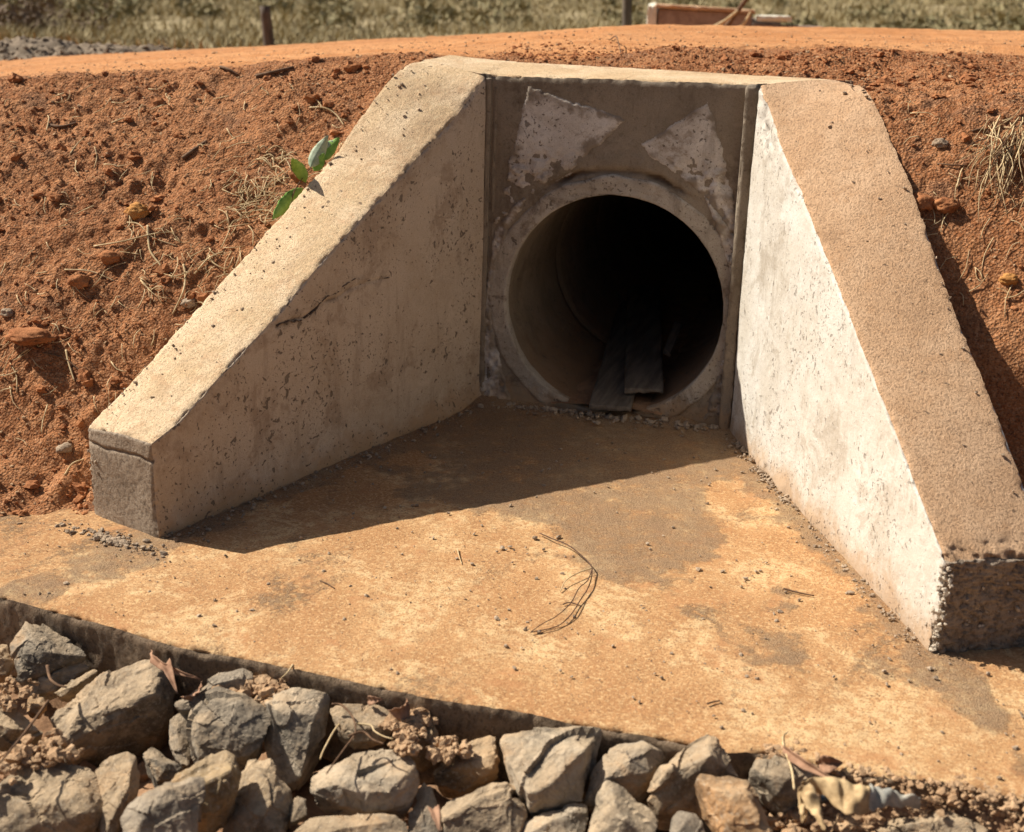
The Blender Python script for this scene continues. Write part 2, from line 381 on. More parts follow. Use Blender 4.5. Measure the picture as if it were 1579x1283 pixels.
# ------------------------------------------------------------------ ground heights
def road_z(x):
    x = np.asarray(x, float)
    a = np.where(x > -0.5, 1.60 + 0.012 * (x + 0.5), 1.60 + 0.085 * (x + 0.5))
    return np.clip(a, 1.0, 1.68)
def edge_y(x):
    x = np.asarray(x, float)
    l = 0.36 + 0.25 * np.clip(x + 1.2, -6, 0)
    r = 0.36 + 0.10 * np.clip(x - 0.9, 0, 3)
    return np.where(x < 0, l, r)
def ground_z(x, y, detail=True):
    x = np.asarray(x, float); y = np.asarray(y, float)
    rz = road_z(x); e = edge_y(x)
    side = sstep(-0.3, 0.3, x)
    # road: rises a little from the bank edge to the crown, then falls to the pasture
    lip = rz - 0.075 * (1 - sstep(0.0, 2.2, y - e)) * sstep(-1.2, -0.2, x) - 0.02 * (1 - sstep(0, 1.5, y - e))
    fall = sstep(3.6, 8.2, y) * (rz - 1.06 - 0.01 * x)
    top = lip - fall
    d = np.clip(e - y, 0, None)
    left = -(0.60 * d + 0.20 * sstep(0.9, 2.1, d) * d)
    zr = np.interp(y, [-1.8, -1.5, -1.25, -1.06, -0.96, -0.586, -0.264, -0.16, 0.10, 0.36], [0.0, 0.03, 0.10, 0.40, 0.70, 1.185, 1.455, 1.487, 1.505, 1.515])
    z = top + left * (1 - side) + np.where(y < e, (zr - 1.515) , 0.0) * side
    # loose windrow behind the headwall, right of centre
    z = z + 0.050 * np.exp(-((y - e - 0.62) / 0.30) ** 2) * sstep(-0.6, 0.3, x) * (1 - sstep(1.3, 2.6, x))
    if detail:
        loose = 1 - sstep(0.05, 0.75, y - e - 0.55 * sstep(-0.5, 0.4, x))
        q = (x * 0.87 + y * 0.5); s = (-x * 0.5 + y * 0.87)
        lum = 0.25 + 0.95 * sstep(-0.25, 0.35, fbm2(x * 1.3 + 9, y * 1.3, 3, 17))
        z = z + loose * lum * (0.025 * np.abs(fbm2(x * 15, y * 16, 3, 21)) + 0.030 * np.clip(fbm2(x * 7, y * 7, 3, 41) - 0.14, 0, 1) - 0.045 * np.clip(fbm2(x * 4, y * 4, 3, 43) - 0.25, 0, 1))
        z = z + loose * (0.040 * fbm2(x * 2.0, y * 2.0, 3, 5) + 0.030 * fbm2(q * 2.6, s * 9, 4, 9) + 0.009 * fbm2(x * 46, y * 46, 2, 31))
        z = z + (1 - loose) * (0.020 * fbm2(x * 0.7, y * 4, 4, 55) + 0.008 * fbm2(x * 14, y * 18, 3, 57))
    oL_ = (x - CL[0]) * NL[0] + (y - CL[1]) * NL[1]; oR_ = (x - CR[0]) * NR[0] + (y - CR[1]) * NR[1]
    z = z - 0.14 * (1 - sstep(TR - 0.06, TR - 0.008, oR_)) * (x > 0) * (y < 0.45) - 0.14 * (1 - sstep(TL - 0.06, TL - 0.008, oL_)) * (x < 0) * (y < 0.45)
    z = np.where((y > 0.40) & (y < 0.60) & (x > -0.95) & (x < 1.1), z - 0.02 * (1 - sstep(0.44, 0.60, y)), z)
    toe = np.clip(-1.75 + 0.50 * (x + 1.55), -2.02, -1.75) - 0.03 * vnoise2(x * 5, x * 0, 61) - 0.03 * vnoise2(x * 14, x * 0, 63)
    rag = 0.09 * sstep(0.0, 0.25, y - toe) * (1 + (0.6 * fbm2(x * 9, y * 9, 3, 65) if detail else 0))
    z = np.where((x < -1.50) & (y > toe), np.maximum(z, rag), z)
    cut = np.where(x < -1.50, toe, -1.80)
    z = np.where(y < cut, np.minimum(z, -0.03 - 0.3 * sstep(1.80, 2.3, -y)), z)
    return z
def hit(u, v, lift=0.0):
    r = ray(u, v); t = np.arange(3.0, 16, 0.01); P = CAM + t[:, None] * r
    g = ground_z(P[:, 0], P[:, 1]) + lift
    k = int(np.argmax(P[:, 2] < g)); return P[k]

def lattice(xs, ys):
    X, Y = np.meshgrid(xs, ys, indexing='ij'); nx, ny = X.shape
    i = np.arange(nx * ny).reshape(nx, ny)
    F = np.stack([i[:-1, :-1], i[1:, :-1], i[1:, 1:], i[:-1, 1:]], -1).reshape(-1, 4)
    return X, Y, F

# bank (near slope)
xs = np.concatenate([np.linspace(-60, -4.6, 30), np.arange(-4.4, 3.3, 0.0105), np.linspace(3.5, 60, 30)])
tt = np.linspace(0, 1, 300)
X, T_, F = lattice(xs, tt)
Y = -2.45 + (edge_y(X) + 0.30 + 2.45) * T_
Z = ground_z(X, Y)
V = np.stack([X, Y, Z], -1).reshape(-1, 3)
cen = V[F].mean(1)
sL = (cen[:, :2] - CL) @ DL; oL = (cen[:, :2] - CL) @ NL; sR = (cen[:, :2] - CR) @ DR; oR = (cen[:, :2] - CR) @ NR
inside = (oL < 0.20) & (oR < 0.20) & (cen[:, 1] < 0.33)
F = F[~inside]
rd = sstep(-0.15, 0.75, (V[:, 1] - edge_y(V[:, 0]) - 0.9 * sstep(-0.5, 0.4, V[:, 0])))
bank = obj('soil_bank', make_mesh('soil_bank', V, F, MAT['soil'], attrs={'road': rd}))
tag(bank, kind='structure')
# road
xs = np.concatenate([np.linspace(-70, -9, 30), np.arange(-8.5, 6, 0.03), np.linspace(6.5, 70, 30)])
tt = np.linspace(0, 1, 190) ** 1.3
X, T_, F = lattice(xs, tt)
Y0 = edge_y(X) + 0.30; Y = Y0 + (8.2 - Y0) * T_
Z = ground_z(X, Y)
V = np.stack([X, Y, Z], -1).reshape(-1, 3)
rd = sstep(-0.15, 0.75, (V[:, 1] - edge_y(V[:, 0]) - 0.9 * sstep(-0.5, 0.4, V[:, 0]) * (1 - sstep(1.6, 3.0, V[:, 0]))))
tag(obj('dirt_road', make_mesh('dirt_road', V, F, MAT['soil'], attrs={'road': rd})), kind='structure')
# pasture behind the road
def field_z(x, y):
    x = np.asarray(x, float); y = np.asarray(y, float)
    return (1.06 + 0.01 * np.clip(x, -30, 30) + 0.012 * (y - 8.2) + 9.0 * sstep(40, 220, y) + 0.10 * fbm2(x * 0.25, y * 0.25, 3, 3) * sstep(8.2, 11, y))
xs = np.concatenate([np.linspace(-400, -32, 24), np.linspace(-30, 25, 140), np.linspace(30, 400, 24)])
ys = np.concatenate([np.linspace(8.15, 45, 120), np.linspace(47, 600, 40)])
X, Y, F = lattice(xs, ys); Z = field_z(X, Y)
tag(obj('pasture', make_mesh('pasture', np.stack([X, Y, Z], -1).reshape(-1, 3), F, MAT['field'])), kind='structure')
# ground in front, below the riprap
xs = np.concatenate([np.linspace(-60, -3.2, 16), np.arange(-3, 3, 0.025), np.linspace(3.2, 60, 16)])
ys = np.concatenate([np.linspace(-60, -4.6, 16), np.arange(-4.4, -2.3, 0.025)])
X, Y, F = lattice(xs, ys)
_e = np.array([on_z(u, v, 0.0)[:2] for u, v in [(0, 922), (171, 966), (274, 997), (393, 1019), (540, 1050), (651, 1075), (822, 1100), (890, 1117), (1000, 1134), (1120, 1160), (1210, 1158), (1300, 1182), (1400, 1202), (1480, 1212), (1579, 1238)]])
AX = [-2.7] + _e[:, 0].tolist() + [2.7]; AY = [_e[0, 1] + 0.14] + _e[:, 1].tolist() + [_e[-1, 1] + 0.02]
def rubble_z(x, y):
    g = -0.30 + 0.05 * fbm2(x * 3, y * 3, 3, 71) + 0.03 * fbm2(x * 12, y * 12, 3, 75)
    x = np.asarray(x, float); dd = np.clip(np.interp(x, AX, AY) - y, 0, 9)
    slope = -0.05 - 1.5 * dd + 0.03 * fbm2(x * 14, y * 14, 3, 79)
    return np.where(x > 1.08, np.maximum(g, slope * sstep(1.08, 1.2, x) + g * (1 - sstep(1.08, 1.2, x))), g)
tag(obj('ground', make_mesh('ground', np.stack([X, Y, rubble_z(X, Y)], -1).reshape(-1, 3), F, MAT['ground'])), kind='structure')

# ------------------------------------------------------------------ worn solids
def solid(fn, n, size, chip=0.006, chipw=0.014, amp=0.003, skip=(), nochip=(), matof=None, extra=None, seed=0, chipmask=None, cull=None, big=0.0):
    """closed lattice over (u,v,w) in the unit cube mapped by fn; edges are worn by noise.
    faces are numbered u0,u1,v0,v1,w0,w1"""
    nu, nv, nw = n
    lin = [np.linspace(0, 1, k + 1) for k in n]
    idx = {}; pts = []; quads = []; qf = []
    def grid(face):
        ax = face // 2; val = face % 2
        o = [a for a in (0, 1, 2) if a != ax]
        A, B = np.meshgrid(np.arange(n[o[0]] + 1), np.arange(n[o[1]] + 1), indexing='ij')
        I = np.zeros(A.shape + (3,), int); I[..., o[0]] = A; I[..., o[1]] = B; I[..., ax] = val * n[ax]
        return I
    keys = []; fidx = []
    for f in range(6):
        if f in skip: continue
        I = grid(f); k = (I[..., 0] * (nv + 1) + I[..., 1]) * (nw + 1) + I[..., 2]
        keys.append(k); fidx.append(f)
    allk = np.unique(np.concatenate([k.ravel() for k in keys]))
    iu = allk // ((nv + 1) * (nw + 1)); iv = (allk // (nw + 1)) % (nv + 1); iw = allk % (nw + 1)
    U = np.stack([iu / nu, iv / nv, iw / nw], -1)
    P = fn(U)
    h = 1e-3; D = []
    for a in range(3):
        Up = U.copy(); Um = U.copy(); Up[:, a] = np.minimum(1, U[:, a] + h); Um[:, a] = np.maximum(0, U[:, a] - h)
        D.append(fn(Up) - fn(Um))
    N = []
    for a in range(3):
        nn = np.cross(D[(a + 1) % 3], D[(a + 2) % 3]); nn /= np.linalg.norm(nn, axis=1)[:, None] + 1e-12; N.append(nn)
    sgn = np.sign((N[0] * D[0]).sum(1)); sgn[sgn == 0] = 1
    E = []; NN = []
    for f in range(6):
        a = f // 2; d = (U[:, a] if f % 2 == 0 else 1 - U[:, a]) * size[a]
        e = np.exp(-(d / chipw) ** 2) if f not in nochip else np.zeros(len(U))
        E.append(e); NN.append(N[a] * sgn[:, None] * (1 if f % 2 else -1))
    E = np.stack(E, 1); second = np.sort(E, axis=1)[:, -2]
    off = sum(E[:, f:f + 1] * NN[f] for f in range(6))
    c = chip * (0.30 + 0.6 * np.clip(fbm(P * 60, 2, seed + 49), 0, 1) + 0.9 * np.clip(fbm(P * 16, 3, seed + 40) + 0.15, 0, 1) + 1.6 * np.clip(fbm(P * 40, 2, seed + 44) - 0.15, 0, 1) + big * np.clip(fbm(P * 7, 2, seed + 47) - 0.25, 0, 1))
    if chipmask is not None: c = c * chipmask(P)
    dP = -off * (second * c)[:, None]
    for a in range(3):
        dP[:, a] += amp * (fbm(P * 3.0, 2, 100 + a * 7) + 0.5 * fbm(P * 18.0, 2, 130 + a * 7))
    dirt = np.zeros(len(P))
    if extra is not None:
        e, dirt = extra(P, U, NN); dP = dP + e
    Pn = P + dP
    Q = []; MI = []; VV = []; DD = []; off_ = 0
    for k, f in zip(keys, fidx):
        i = np.searchsorted(allk, k); sh = i.shape
        loc_ = np.arange(i.size).reshape(sh); gi = i.ravel()
        q = np.stack([loc_[:-1, :-1], loc_[1:, :-1], loc_[1:, 1:], loc_[:-1, 1:]], -1).reshape(-1, 4)
        pp = Pn[gi]
        v0 = pp[q[:, 1]] - pp[q[:, 0]]; v1 = pp[q[:, 3]] - pp[q[:, 0]]
        if ((np.cross(v0, v1) * NN[f][gi][q[:, 0]]).sum(1)).mean() < 0: q = q[:, ::-1]
        if cull is not None:
            keep = ~cull(P[gi][q].mean(1), f); q = q[keep]
        Q.append(q + off_); MI += [matof(f) if matof else 0] * len(q)
        VV.append(pp); DD.append(dirt[gi]); off_ += len(pp)
    return np.concatenate(VV), np.concatenate(Q), MI, np.concatenate(DD)
def solid_obj(name, mats, parent, smooth=True, **kw):
    P, Q, MI, dirt = solid(**kw)
    return obj(name, make_mesh(name, P, Q, mats, MI, smooth, {'dirt': dirt}), parent)

culvert = empty('concrete_culvert', (0, 0, 0))
tag(culvert, 'concrete pipe culvert mouth with flared wing walls and dusty apron', 'culvert')

# crack polyline on the left wing's inner face, world coordinates
crack_px = [(428, 503), (450, 494), (470, 490), (487, 478), (500, 466), (520, 460), (540, 445), (565, 436), (600, 428)]
crack = np.array([on_plane(u, v, [CL[0], CL[1], 0], [NL[0], NL[1], 0]) for u, v in crack_px])
def near_poly(P, poly):
    best = np.full(len(P), 9.0); along = np.zeros(len(P)); n = len(poly) - 1
    for i in range(n):
        a, b = poly[i], poly[i + 1]; ab = b - a
        t = np.clip(((P - a) @ ab) / (ab @ ab), 0, 1); d = np.linalg.norm(P - (a + t[:, None] * ab), axis=1)
        m = d < best; best[m] = d[m]; along[m] = (i + t[m]) / n
    return best, along
def wing_fn(C0, Dv, Nv, L, T, pin, pout):
    def fn(U):
        s = U[:, 0] * L; w = U[:, 1]
        zt = np.interp(s, *pin) * (1 - w) + np.interp(s, *pout) * w
        zt = zt + 0.012 * np.sin(w * math.pi) * 0.6
        xy = C0 + s[:, None] * Dv + (w * T)[:, None] * Nv
        z = -0.25 + (zt + 0.25) * U[:, 2]
        return np.column_stack([xy, z])
    return fn
def left_extra(P, U, NN):
    d, al = near_poly(P, crack)
    on = (U[:, 1] == 0)
    wd = 0.007 * (1 - 0.6 * al)
    g = np.exp(-(d / wd) ** 2) * on
    e = -NN[2] * (0.010 * g)[:, None]
    # worn sill of mortar along the foot of the wall
    foot = np.exp(-((P[:, 2] - 0.02) / 0.05) ** 2) * on
    e = e + NN[2] * (0.018 * foot * (0.4 + np.clip(fbm(P * 9, 2, 66), 0, 1)))[:, None]
    # formwork joint line across the end face and the cap
    endj = np.exp(-((P[:, 2] - 0.285 - 0.008 * vnoise(P * 18, 5)) / 0.006) ** 2) * (U[:, 0] == 1)
    e = e - NN[1] * (0.008 * endj)[:, None]
    return e, np.clip(0.5 * g * (1 - 0.4 * al) + 0.55 * endj + 0.35 * on * np.exp(-(d / 0.05) ** 2) * (fbm(P * 30, 2, 8) > 0.05), 0, 1)
wl = solid_obj('wing_wall', [MAT['formed_shaded'], MAT['top_left'], MAT['rough_end']], culvert,
               fn=wing_fn(CL, DL, NL, LL, TL, L_IN, L_OUT), n=(250, 40, 160), size=(LL, TL, 1.1), chip=0.007, chipw=0.010, amp=0.003,
               skip=(4,), nochip=(0,), matof=lambda f: {5: 1, 1: 2}.get(f, 0), extra=left_extra, seed=3, big=1.0)
tag(wl, 'shaded left wing wall with a cracked inner face')
rngc = np.random.default_rng(5)
def crack_ribbon():
    q = spline(crack, 70); n = len(q); tan = np.gradient(q, axis=0); tan /= np.linalg.norm(tan, axis=1)[:, None]
    nrm = np.array([-NL[0], -NL[1], 0.0]); sd = np.cross(tan, nrm); V = []
    jit = np.cumsum(rngc.normal(0, 0.0034, n)); jit -= np.linspace(jit[0], jit[-1], n)
    for i in range(n):
        t = i / (n - 1); w = (0.0019 * (1 - t) + 0.0004) * (0.4 + 1.1 * abs(rngc.normal(0, 0.6)))
        c = q[i] + sd[i] * jit[i] + nrm * 0.0035
        V += [c - sd[i] * w, c + sd[i] * w, c + sd[i] * w - nrm * 0.02, c - sd[i] * w - nrm * 0.02]
    F = []
    for i in range(n - 1):
        if rngc.uniform() < 0.12 + 0.3 * i / n: continue
        for k in range(4): F.append((i * 4 + k, i * 4 + (k + 1) % 4, i * 4 + 4 + (k + 1) % 4, i * 4 + 4 + k))
    return obj('crack', make_mesh('crack', V, F, MAT['crack'], smooth=False), wl)
crack_ribbon()
def right_extra(P, U, NN):
    on = (U[:, 1] == 0)
    foot = np.exp(-((P[:, 2] - 0.0) / 0.06) ** 2) * on
    e = NN[2] * (0.016 * foot * (0.3 + np.clip(fbm(P * 9, 2, 67), 0, 1)))[:, None]
    # crumbled front corner and end face
    end = np.exp(-((1 - U[:, 0]) * LR / 0.06) ** 2)
    e = e - NN[1] * (end * 0.045 * np.abs(fbm(P * 22, 4, 91, 0.7)) + end * 0.05 * on * np.clip(fbm(P * 9, 2, 95), 0, 1))[:, None]
    # broken mortar at the head of the sloping edge
    s = U[:, 0] * LR
    brk = on * np.exp(-((s - 0.13) / 0.13) ** 2) * sstep(0.88, 0.96, U[:, 2])
    e = e - NN[2] * (brk * 0.020 * (0.5 + fbm(P * 26, 3, 97)))[:, None]
    return e, np.clip(brk * 0.45 * (0.5 + fbm(P * 40, 2, 98)), 0, 1)
wr = solid_obj('wing_wall', [MAT['formed_sunlit'], MAT['top_right'], MAT['rough_end']], culvert,
               fn=wing_fn(CR, DR, NR, LR, TR, R_IN, R_OUT), n=(250, 40, 160), size=(LR, TR, 1.1), chip=0.007, chipw=0.010, amp=0.003,
               skip=(4,), nochip=(0,), matof=lambda f: {5: 1, 1: 2}.get(f, 0), extra=right_extra, seed=9, big=1.0)
tag(wr, 'sunlit pale right wing wall with a stippled tan top')

# headwall
fx = np.array([CL[0] + NL[0] * TL, CL[0], CR[0], CR[0] + NR[0] * TR])
fy = np.array([CL[1] + NL[1] * TL, 0.0, 0.0, CR[1] + NR[1] * TR])
fz = np.array([1.548, 1.505, 1.517, 1.541])
BX0, BX1 = -0.875, 0.985
def head_fn(U):
    uu = U[:, 0]; x0 = fx[0] + (fx[3] - fx[0]) * uu
    y0 = np.interp(x0, fx, fy); z0 = np.interp(x0, fx, fz)
    x1 = BX0 + (BX1 - BX0) * uu; z1 = np.interp(uu, [0, .12, .5, 1], [1.556, 1.542, 1.532, 1.516])
    v = U[:, 1]; zt = z0 * (1 - v) + z1 * v
    z = -0.2 + (zt + 0.2) * U[:, 2]
    x = x0 * (1 - v) + x1 * v; y = y0 * (1 - v) + 0.43 * v
    y = y + BAT * z * (1 - v) * (np.abs(x - 0.03) < 0.62)
    return np.column_stack([x, y, z])
def head_cull(c, f):
    if f == 2: return ((c[:, 0] - XC) ** 2 + (c[:, 2] - ZC) ** 2 < 0.545 ** 2) | (c[:, 0] < CL[0] - 0.03) | (c[:, 0] > CR[0] + 0.03)
    return np.zeros(len(c), bool)
def head_extra(P, U, NN):
    r = np.hypot(P[:, 0] - XC, P[:, 2] - ZC); a = np.degrees(np.arctan2(P[:, 2] - ZC, P[:, 0] - XC))
    nz = fbm(P * 14, 3, 181)
    g = np.exp(-((r - 0.604 - 0.014 * nz) / (0.010 + 0.008 * np.clip(nz, 0, 1))) ** 2) * sstep(52, 66, a) * (1 - sstep(112, 126, a)) * (U[:, 1] == 0)
    g = g * (0.55 + 0.9 * np.clip(fbm(P * 9, 2, 185) + 0.3, 0, 1))
    e = np.zeros_like(P); e[:, 1] = 0.035 * np.clip(g, 0, 1)
    # plaster swelling round the pipe
    sw = np.exp(-((r - 0.64) / 0.06) ** 2) * (U[:, 1] == 0) * (P[:, 2] > 0.4)
    e[:, 1] -= 0.010 * sw * (0.4 + fbm(P * 12, 3, 187))
    return e, np.clip(g, 0, 1)
def head_mask(P): return ((P[:, 0] > CL[0] + 0.02) & (P[:, 0] < CR[0] - 0.02)).astype(float)
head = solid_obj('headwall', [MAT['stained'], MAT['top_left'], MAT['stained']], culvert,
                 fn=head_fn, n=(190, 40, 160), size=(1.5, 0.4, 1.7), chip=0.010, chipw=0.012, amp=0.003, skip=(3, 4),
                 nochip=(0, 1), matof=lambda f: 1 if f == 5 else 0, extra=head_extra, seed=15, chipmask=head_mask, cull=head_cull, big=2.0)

def hy(z): return BAT * z
def strip(x0, x1, yfront, label=None, mat='stained', z1=1.49):
    def fn(U):
        z = -0.1 + (z1 + 0.1) * U[:, 2]; x = x0 + (x1 - x0) * U[:, 0]
        y = hy(z) + yfront * (1 - U[:, 1]) + 0.02 * U[:, 1]
        return np.column_stack([x, y, z])
    return solid_obj('corner_strip', [MAT[mat]], head, fn=fn, n=(8, 8, 200), size=(abs(x1 - x0), 0.06, 1.6), chip=0.006, chipw=0.008,
                     amp=0.002, seed=int(abs(x0) * 100), big=2.5)
strip(-0.580, -0.548, -0.022); strip(-0.540, -0.522, -0.008, z1=1.46)
strip(0.562, 0.616, -0.052, z1=1.514)

# plaster patches left on the headwall face (thin slabs with ragged outlines)
def patch(px, name_label, thick=0.005, seed=0):
    poly = np.array([on_plane(u, v, [0, 0, 0], [0, 1, -BAT]) for u, v in px])[:, [0, 2]]
    # densify + ragged
    out = []
    for i in range(len(poly)):
        a, b = poly[i], poly[(i + 1) % len(poly)]; k = max(2, int(np.linalg.norm(b - a) / 0.008))
        for j in range(k):
            out.append(a + (b - a) * j / k)
    out = np.array(out); nz = np.column_stack([out[:, 0], out[:, 1], np.full(len(out), seed)])
    out = out + 0.012 * np.column_stack([fbm(nz * 24, 4, seed, 0.7), fbm(nz * 24, 4, seed + 9, 0.7)])
    x0, z0 = out.min(0) - 0.01; x1, z1 = out.max(0) + 0.01
    st = 0.006; gx = np.arange(x0, x1, st); gz = np.arange(z0, z1, st)
    GX, GZ, F = lattice(gx, gz); p = np.stack([GX.ravel(), GZ.ravel()], -1)
    ins = np.zeros(len(p), bool); m = len(out)
    for i in range(m):
        a, b = out[i], out[(i + 1) % m]
        cond = ((a[1] > p[:, 1]) != (b[1] > p[:, 1]))
        with np.errstate(divide='ignore', invalid='ignore'):
            xi = (b[0] - a[0]) * (p[:, 1] - a[1]) / (b[1] - a[1]) + a[0]
        ins ^= cond & (p[:, 0] < xi)
    dist = np.full(len(p), 9.0)
    for i in range(0, m):
        a = out[i]; dist = np.minimum(dist, np.hypot(p[:, 0] - a[0], p[:, 1] - a[1]))
    hgt = np.where(ins, thick * sstep(0, 0.008, dist), -0.006)
    P3 = np.column_stack([p[:, 0], np.zeros(len(p)), p[:, 1]])
    roughz = sstep(1.26, 1.08, p[:, 1]) if True else 0
    hgt = hgt + ins * (0.002 * fbm(P3 * 20, 3, seed) + roughz * 0.020 * fbm(P3 * 30, 4, seed + 3))
    y = hy(p[:, 1]) - hgt
    keep = (ins | (dist < 0.012))[F].all(1)
    dirt = np.clip(1.15 - dist / 0.042 + 1.5 * fbm(P3 * 22, 4, seed + 5, 0.7) + 0.10 * roughz, 0, 1) * (0.35 + 0.65 * sstep(-0.2, 0.3, fbm(P3 * 9, 3, seed + 7)))
    o = obj('mortar_patch', make_mesh('mortar_patch', np.column_stack([p[:, 0], y, p[:, 1]]), F[keep][:, ::-1], MAT['mortar'], attrs={'dirt': dirt}), head)
    return tag(o, name_label)
patch([(816, 134), (850, 146), (900, 162), (966, 184), (925, 222), (888, 258), (868, 272), (830, 290), (800, 318), (762, 345), (778, 290), (790, 232), (803, 175)], 'pale four-sided mortar patch left above the pipe', seed=3)
patch([(1091, 158), (1060, 178), (1020, 204), (990, 222), (1004, 243), (1030, 258), (1056, 280), (1085, 305), (1120, 345), (1140, 372), (1137, 330), (1124, 275), (1110, 215), (1100, 180)], 'pale arrow-shaped mortar patch right above the pipe', seed=8)

patch([(815, 300), (790, 318), (764, 348), (752, 420), (744, 500), (740, 590), (744, 622), (790, 622), (772, 560), (760, 500), (760, 440), (768, 400), (784, 356), (806, 324)], 'rough mortar packed along the left side of the pipe rim', thick=0.012, seed=13)
patch([(1085, 300), (1122, 345), (1142, 376), (1136, 450), (1126, 560), (1120, 640), (1085, 648), (1104, 590), (1122, 520), (1130, 460), (1122, 400), (1106, 350)], 'rough mortar packed along the right side of the pipe rim', thick=0.012, seed=18)
# pipe rim and pipe sections
def rim():
    na, nr = 220, 14; A = np.linspace(0, 2 * math.pi, na, endpoint=False); V = []; 
    rr = np.concatenate([[0.500, 0.500], np.linspace(0.504, 0.572, nr - 4), [0.580, 0.582]])
    dep = np.concatenate([[0.06, 0.004], np.zeros(nr - 4) - 0.0, [0.006, 0.045]])
    for r, dp in zip(rr, dep):
        x = XC + r * np.cos(A); z = ZC + r * np.sin(A)
        x = np.clip(x, -0.548 if True else -9, 0.566)
        P = np.column_stack([x, 0 * x, z])
        wear = 0.007 * fbm(P * 11, 4, 77, 0.6) + 0.006 * np.abs(fbm(P * 40, 2, 79)) * (1 if 0.502 < r < 0.575 else 0.4)
        out = 1 + (0.026 * fbm(P * 9, 4, 83) if r > 0.56 else 0.004 * fbm(P * 26, 2, 85)) 
        x = XC + (x - XC) * out; z = ZC + (z - ZC) * out
        x = np.clip(x, -0.548, 0.566)
        V.append(np.column_stack([x, hy(z) - 0.008 + dp + wear, z]))
    n = len(rr); V = np.concatenate(V); F = []
    for i in range(n - 1):
        for k in range(na): F.append((i * na + k, i * na + (k + 1) % na, (i + 1) * na + (k + 1) % na, (i + 1) * na + k))
    F = np.array(F)[:, ::-1]
    a = np.arctan2(V[:, 2] - ZC, V[:, 0] - XC); r = np.hypot(V[:, 2] - ZC, V[:, 0] - XC)
    dirt = 0.35 * (fbm(np.column_stack([a * 7, a * 0, r * 2]), 2, 12) > 0.12) * sstep(0.5, 0.6, r)
    return obj('pipe_rim', make_mesh('pipe_rim', V, F, MAT['ring'], attrs={'dirt': dirt}), culvert)
rim()
def pipe_section(y0, y1, r):
    na, ny = 96, 26; A = np.linspace(0, 2 * math.pi, na, endpoint=False); V = []; F = []
    for j in range(ny):
        t = j / (ny - 1); y = y0 + (y1 - y0) * t
        rr = r + 0.012 * (math.exp(-((t) / 0.02) ** 2) + math.exp(-((1 - t) / 0.02) ** 2)) * (1 if y0 > 0.5 or t > 0.5 else 0)
        P = np.column_stack([XC + rr * np.cos(A), np.full(na, y), ZC + rr * np.sin(A)])
        P[:, 0::2] += 0.002 * np.stack([fbm(P * 6, 2, 3), fbm(P * 6, 2, 9)], -1)
        V.append(P)
    for j in range(ny - 1):
        for k in range(na): F.append((j * na + k, (j + 1) * na + k, (j + 1) * na + (k + 1) % na, j * na + (k + 1) % na))
    F = np.array(F)[:, ::-1]
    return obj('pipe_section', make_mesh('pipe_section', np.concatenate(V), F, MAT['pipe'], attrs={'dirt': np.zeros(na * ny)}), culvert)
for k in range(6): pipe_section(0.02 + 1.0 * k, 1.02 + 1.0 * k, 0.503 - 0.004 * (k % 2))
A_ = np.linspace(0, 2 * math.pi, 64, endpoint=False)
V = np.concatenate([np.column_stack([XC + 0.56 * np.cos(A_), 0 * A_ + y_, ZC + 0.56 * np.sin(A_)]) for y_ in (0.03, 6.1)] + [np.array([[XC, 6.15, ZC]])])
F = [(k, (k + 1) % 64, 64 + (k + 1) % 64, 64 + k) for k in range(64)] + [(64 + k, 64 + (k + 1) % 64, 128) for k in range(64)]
obj('pipe_light_block', make_mesh('pipe_light_block', V, F, MAT['pipe'], attrs={'dirt': np.zeros(129)}), culvert)  # unseen sleeve added so no light leaks in at the pipe joints
# unseen cap added to keep the pipe's far end black
gy = np.linspace(0, 2 * math.pi, 24, endpoint=False)
V = [[XC, 5.6, ZC]] + [[XC + 0.55 * math.cos(a), 5.9, ZC + 0.55 * math.sin(a)] for a in gy]
plug = obj('dark_end_cap', make_mesh('dark_end_cap', V, [(0, 1 + k, 1 + (k + 1) % 24) for k in range(24)], MAT['ground']), culvert)

# silt lying in the pipe
X, Y, F = lattice(np.linspace(-0.26, 0.26, 40), np.linspace(-0.03, 4.5, 220))
Z = 0.052 + 0.012 * fbm2(X * 9, Y * 5, 3, 401) + 0.005 * fbm2(X * 40, Y * 30, 2, 405) - 0.02 * sstep(0.0, 0.3, np.abs(X) - 0.1)
obj('silt_bed', make_mesh('silt_bed', np.stack([X + XC, Y, Z], -1).reshape(-1, 3), F, MAT['ground']), culvert)
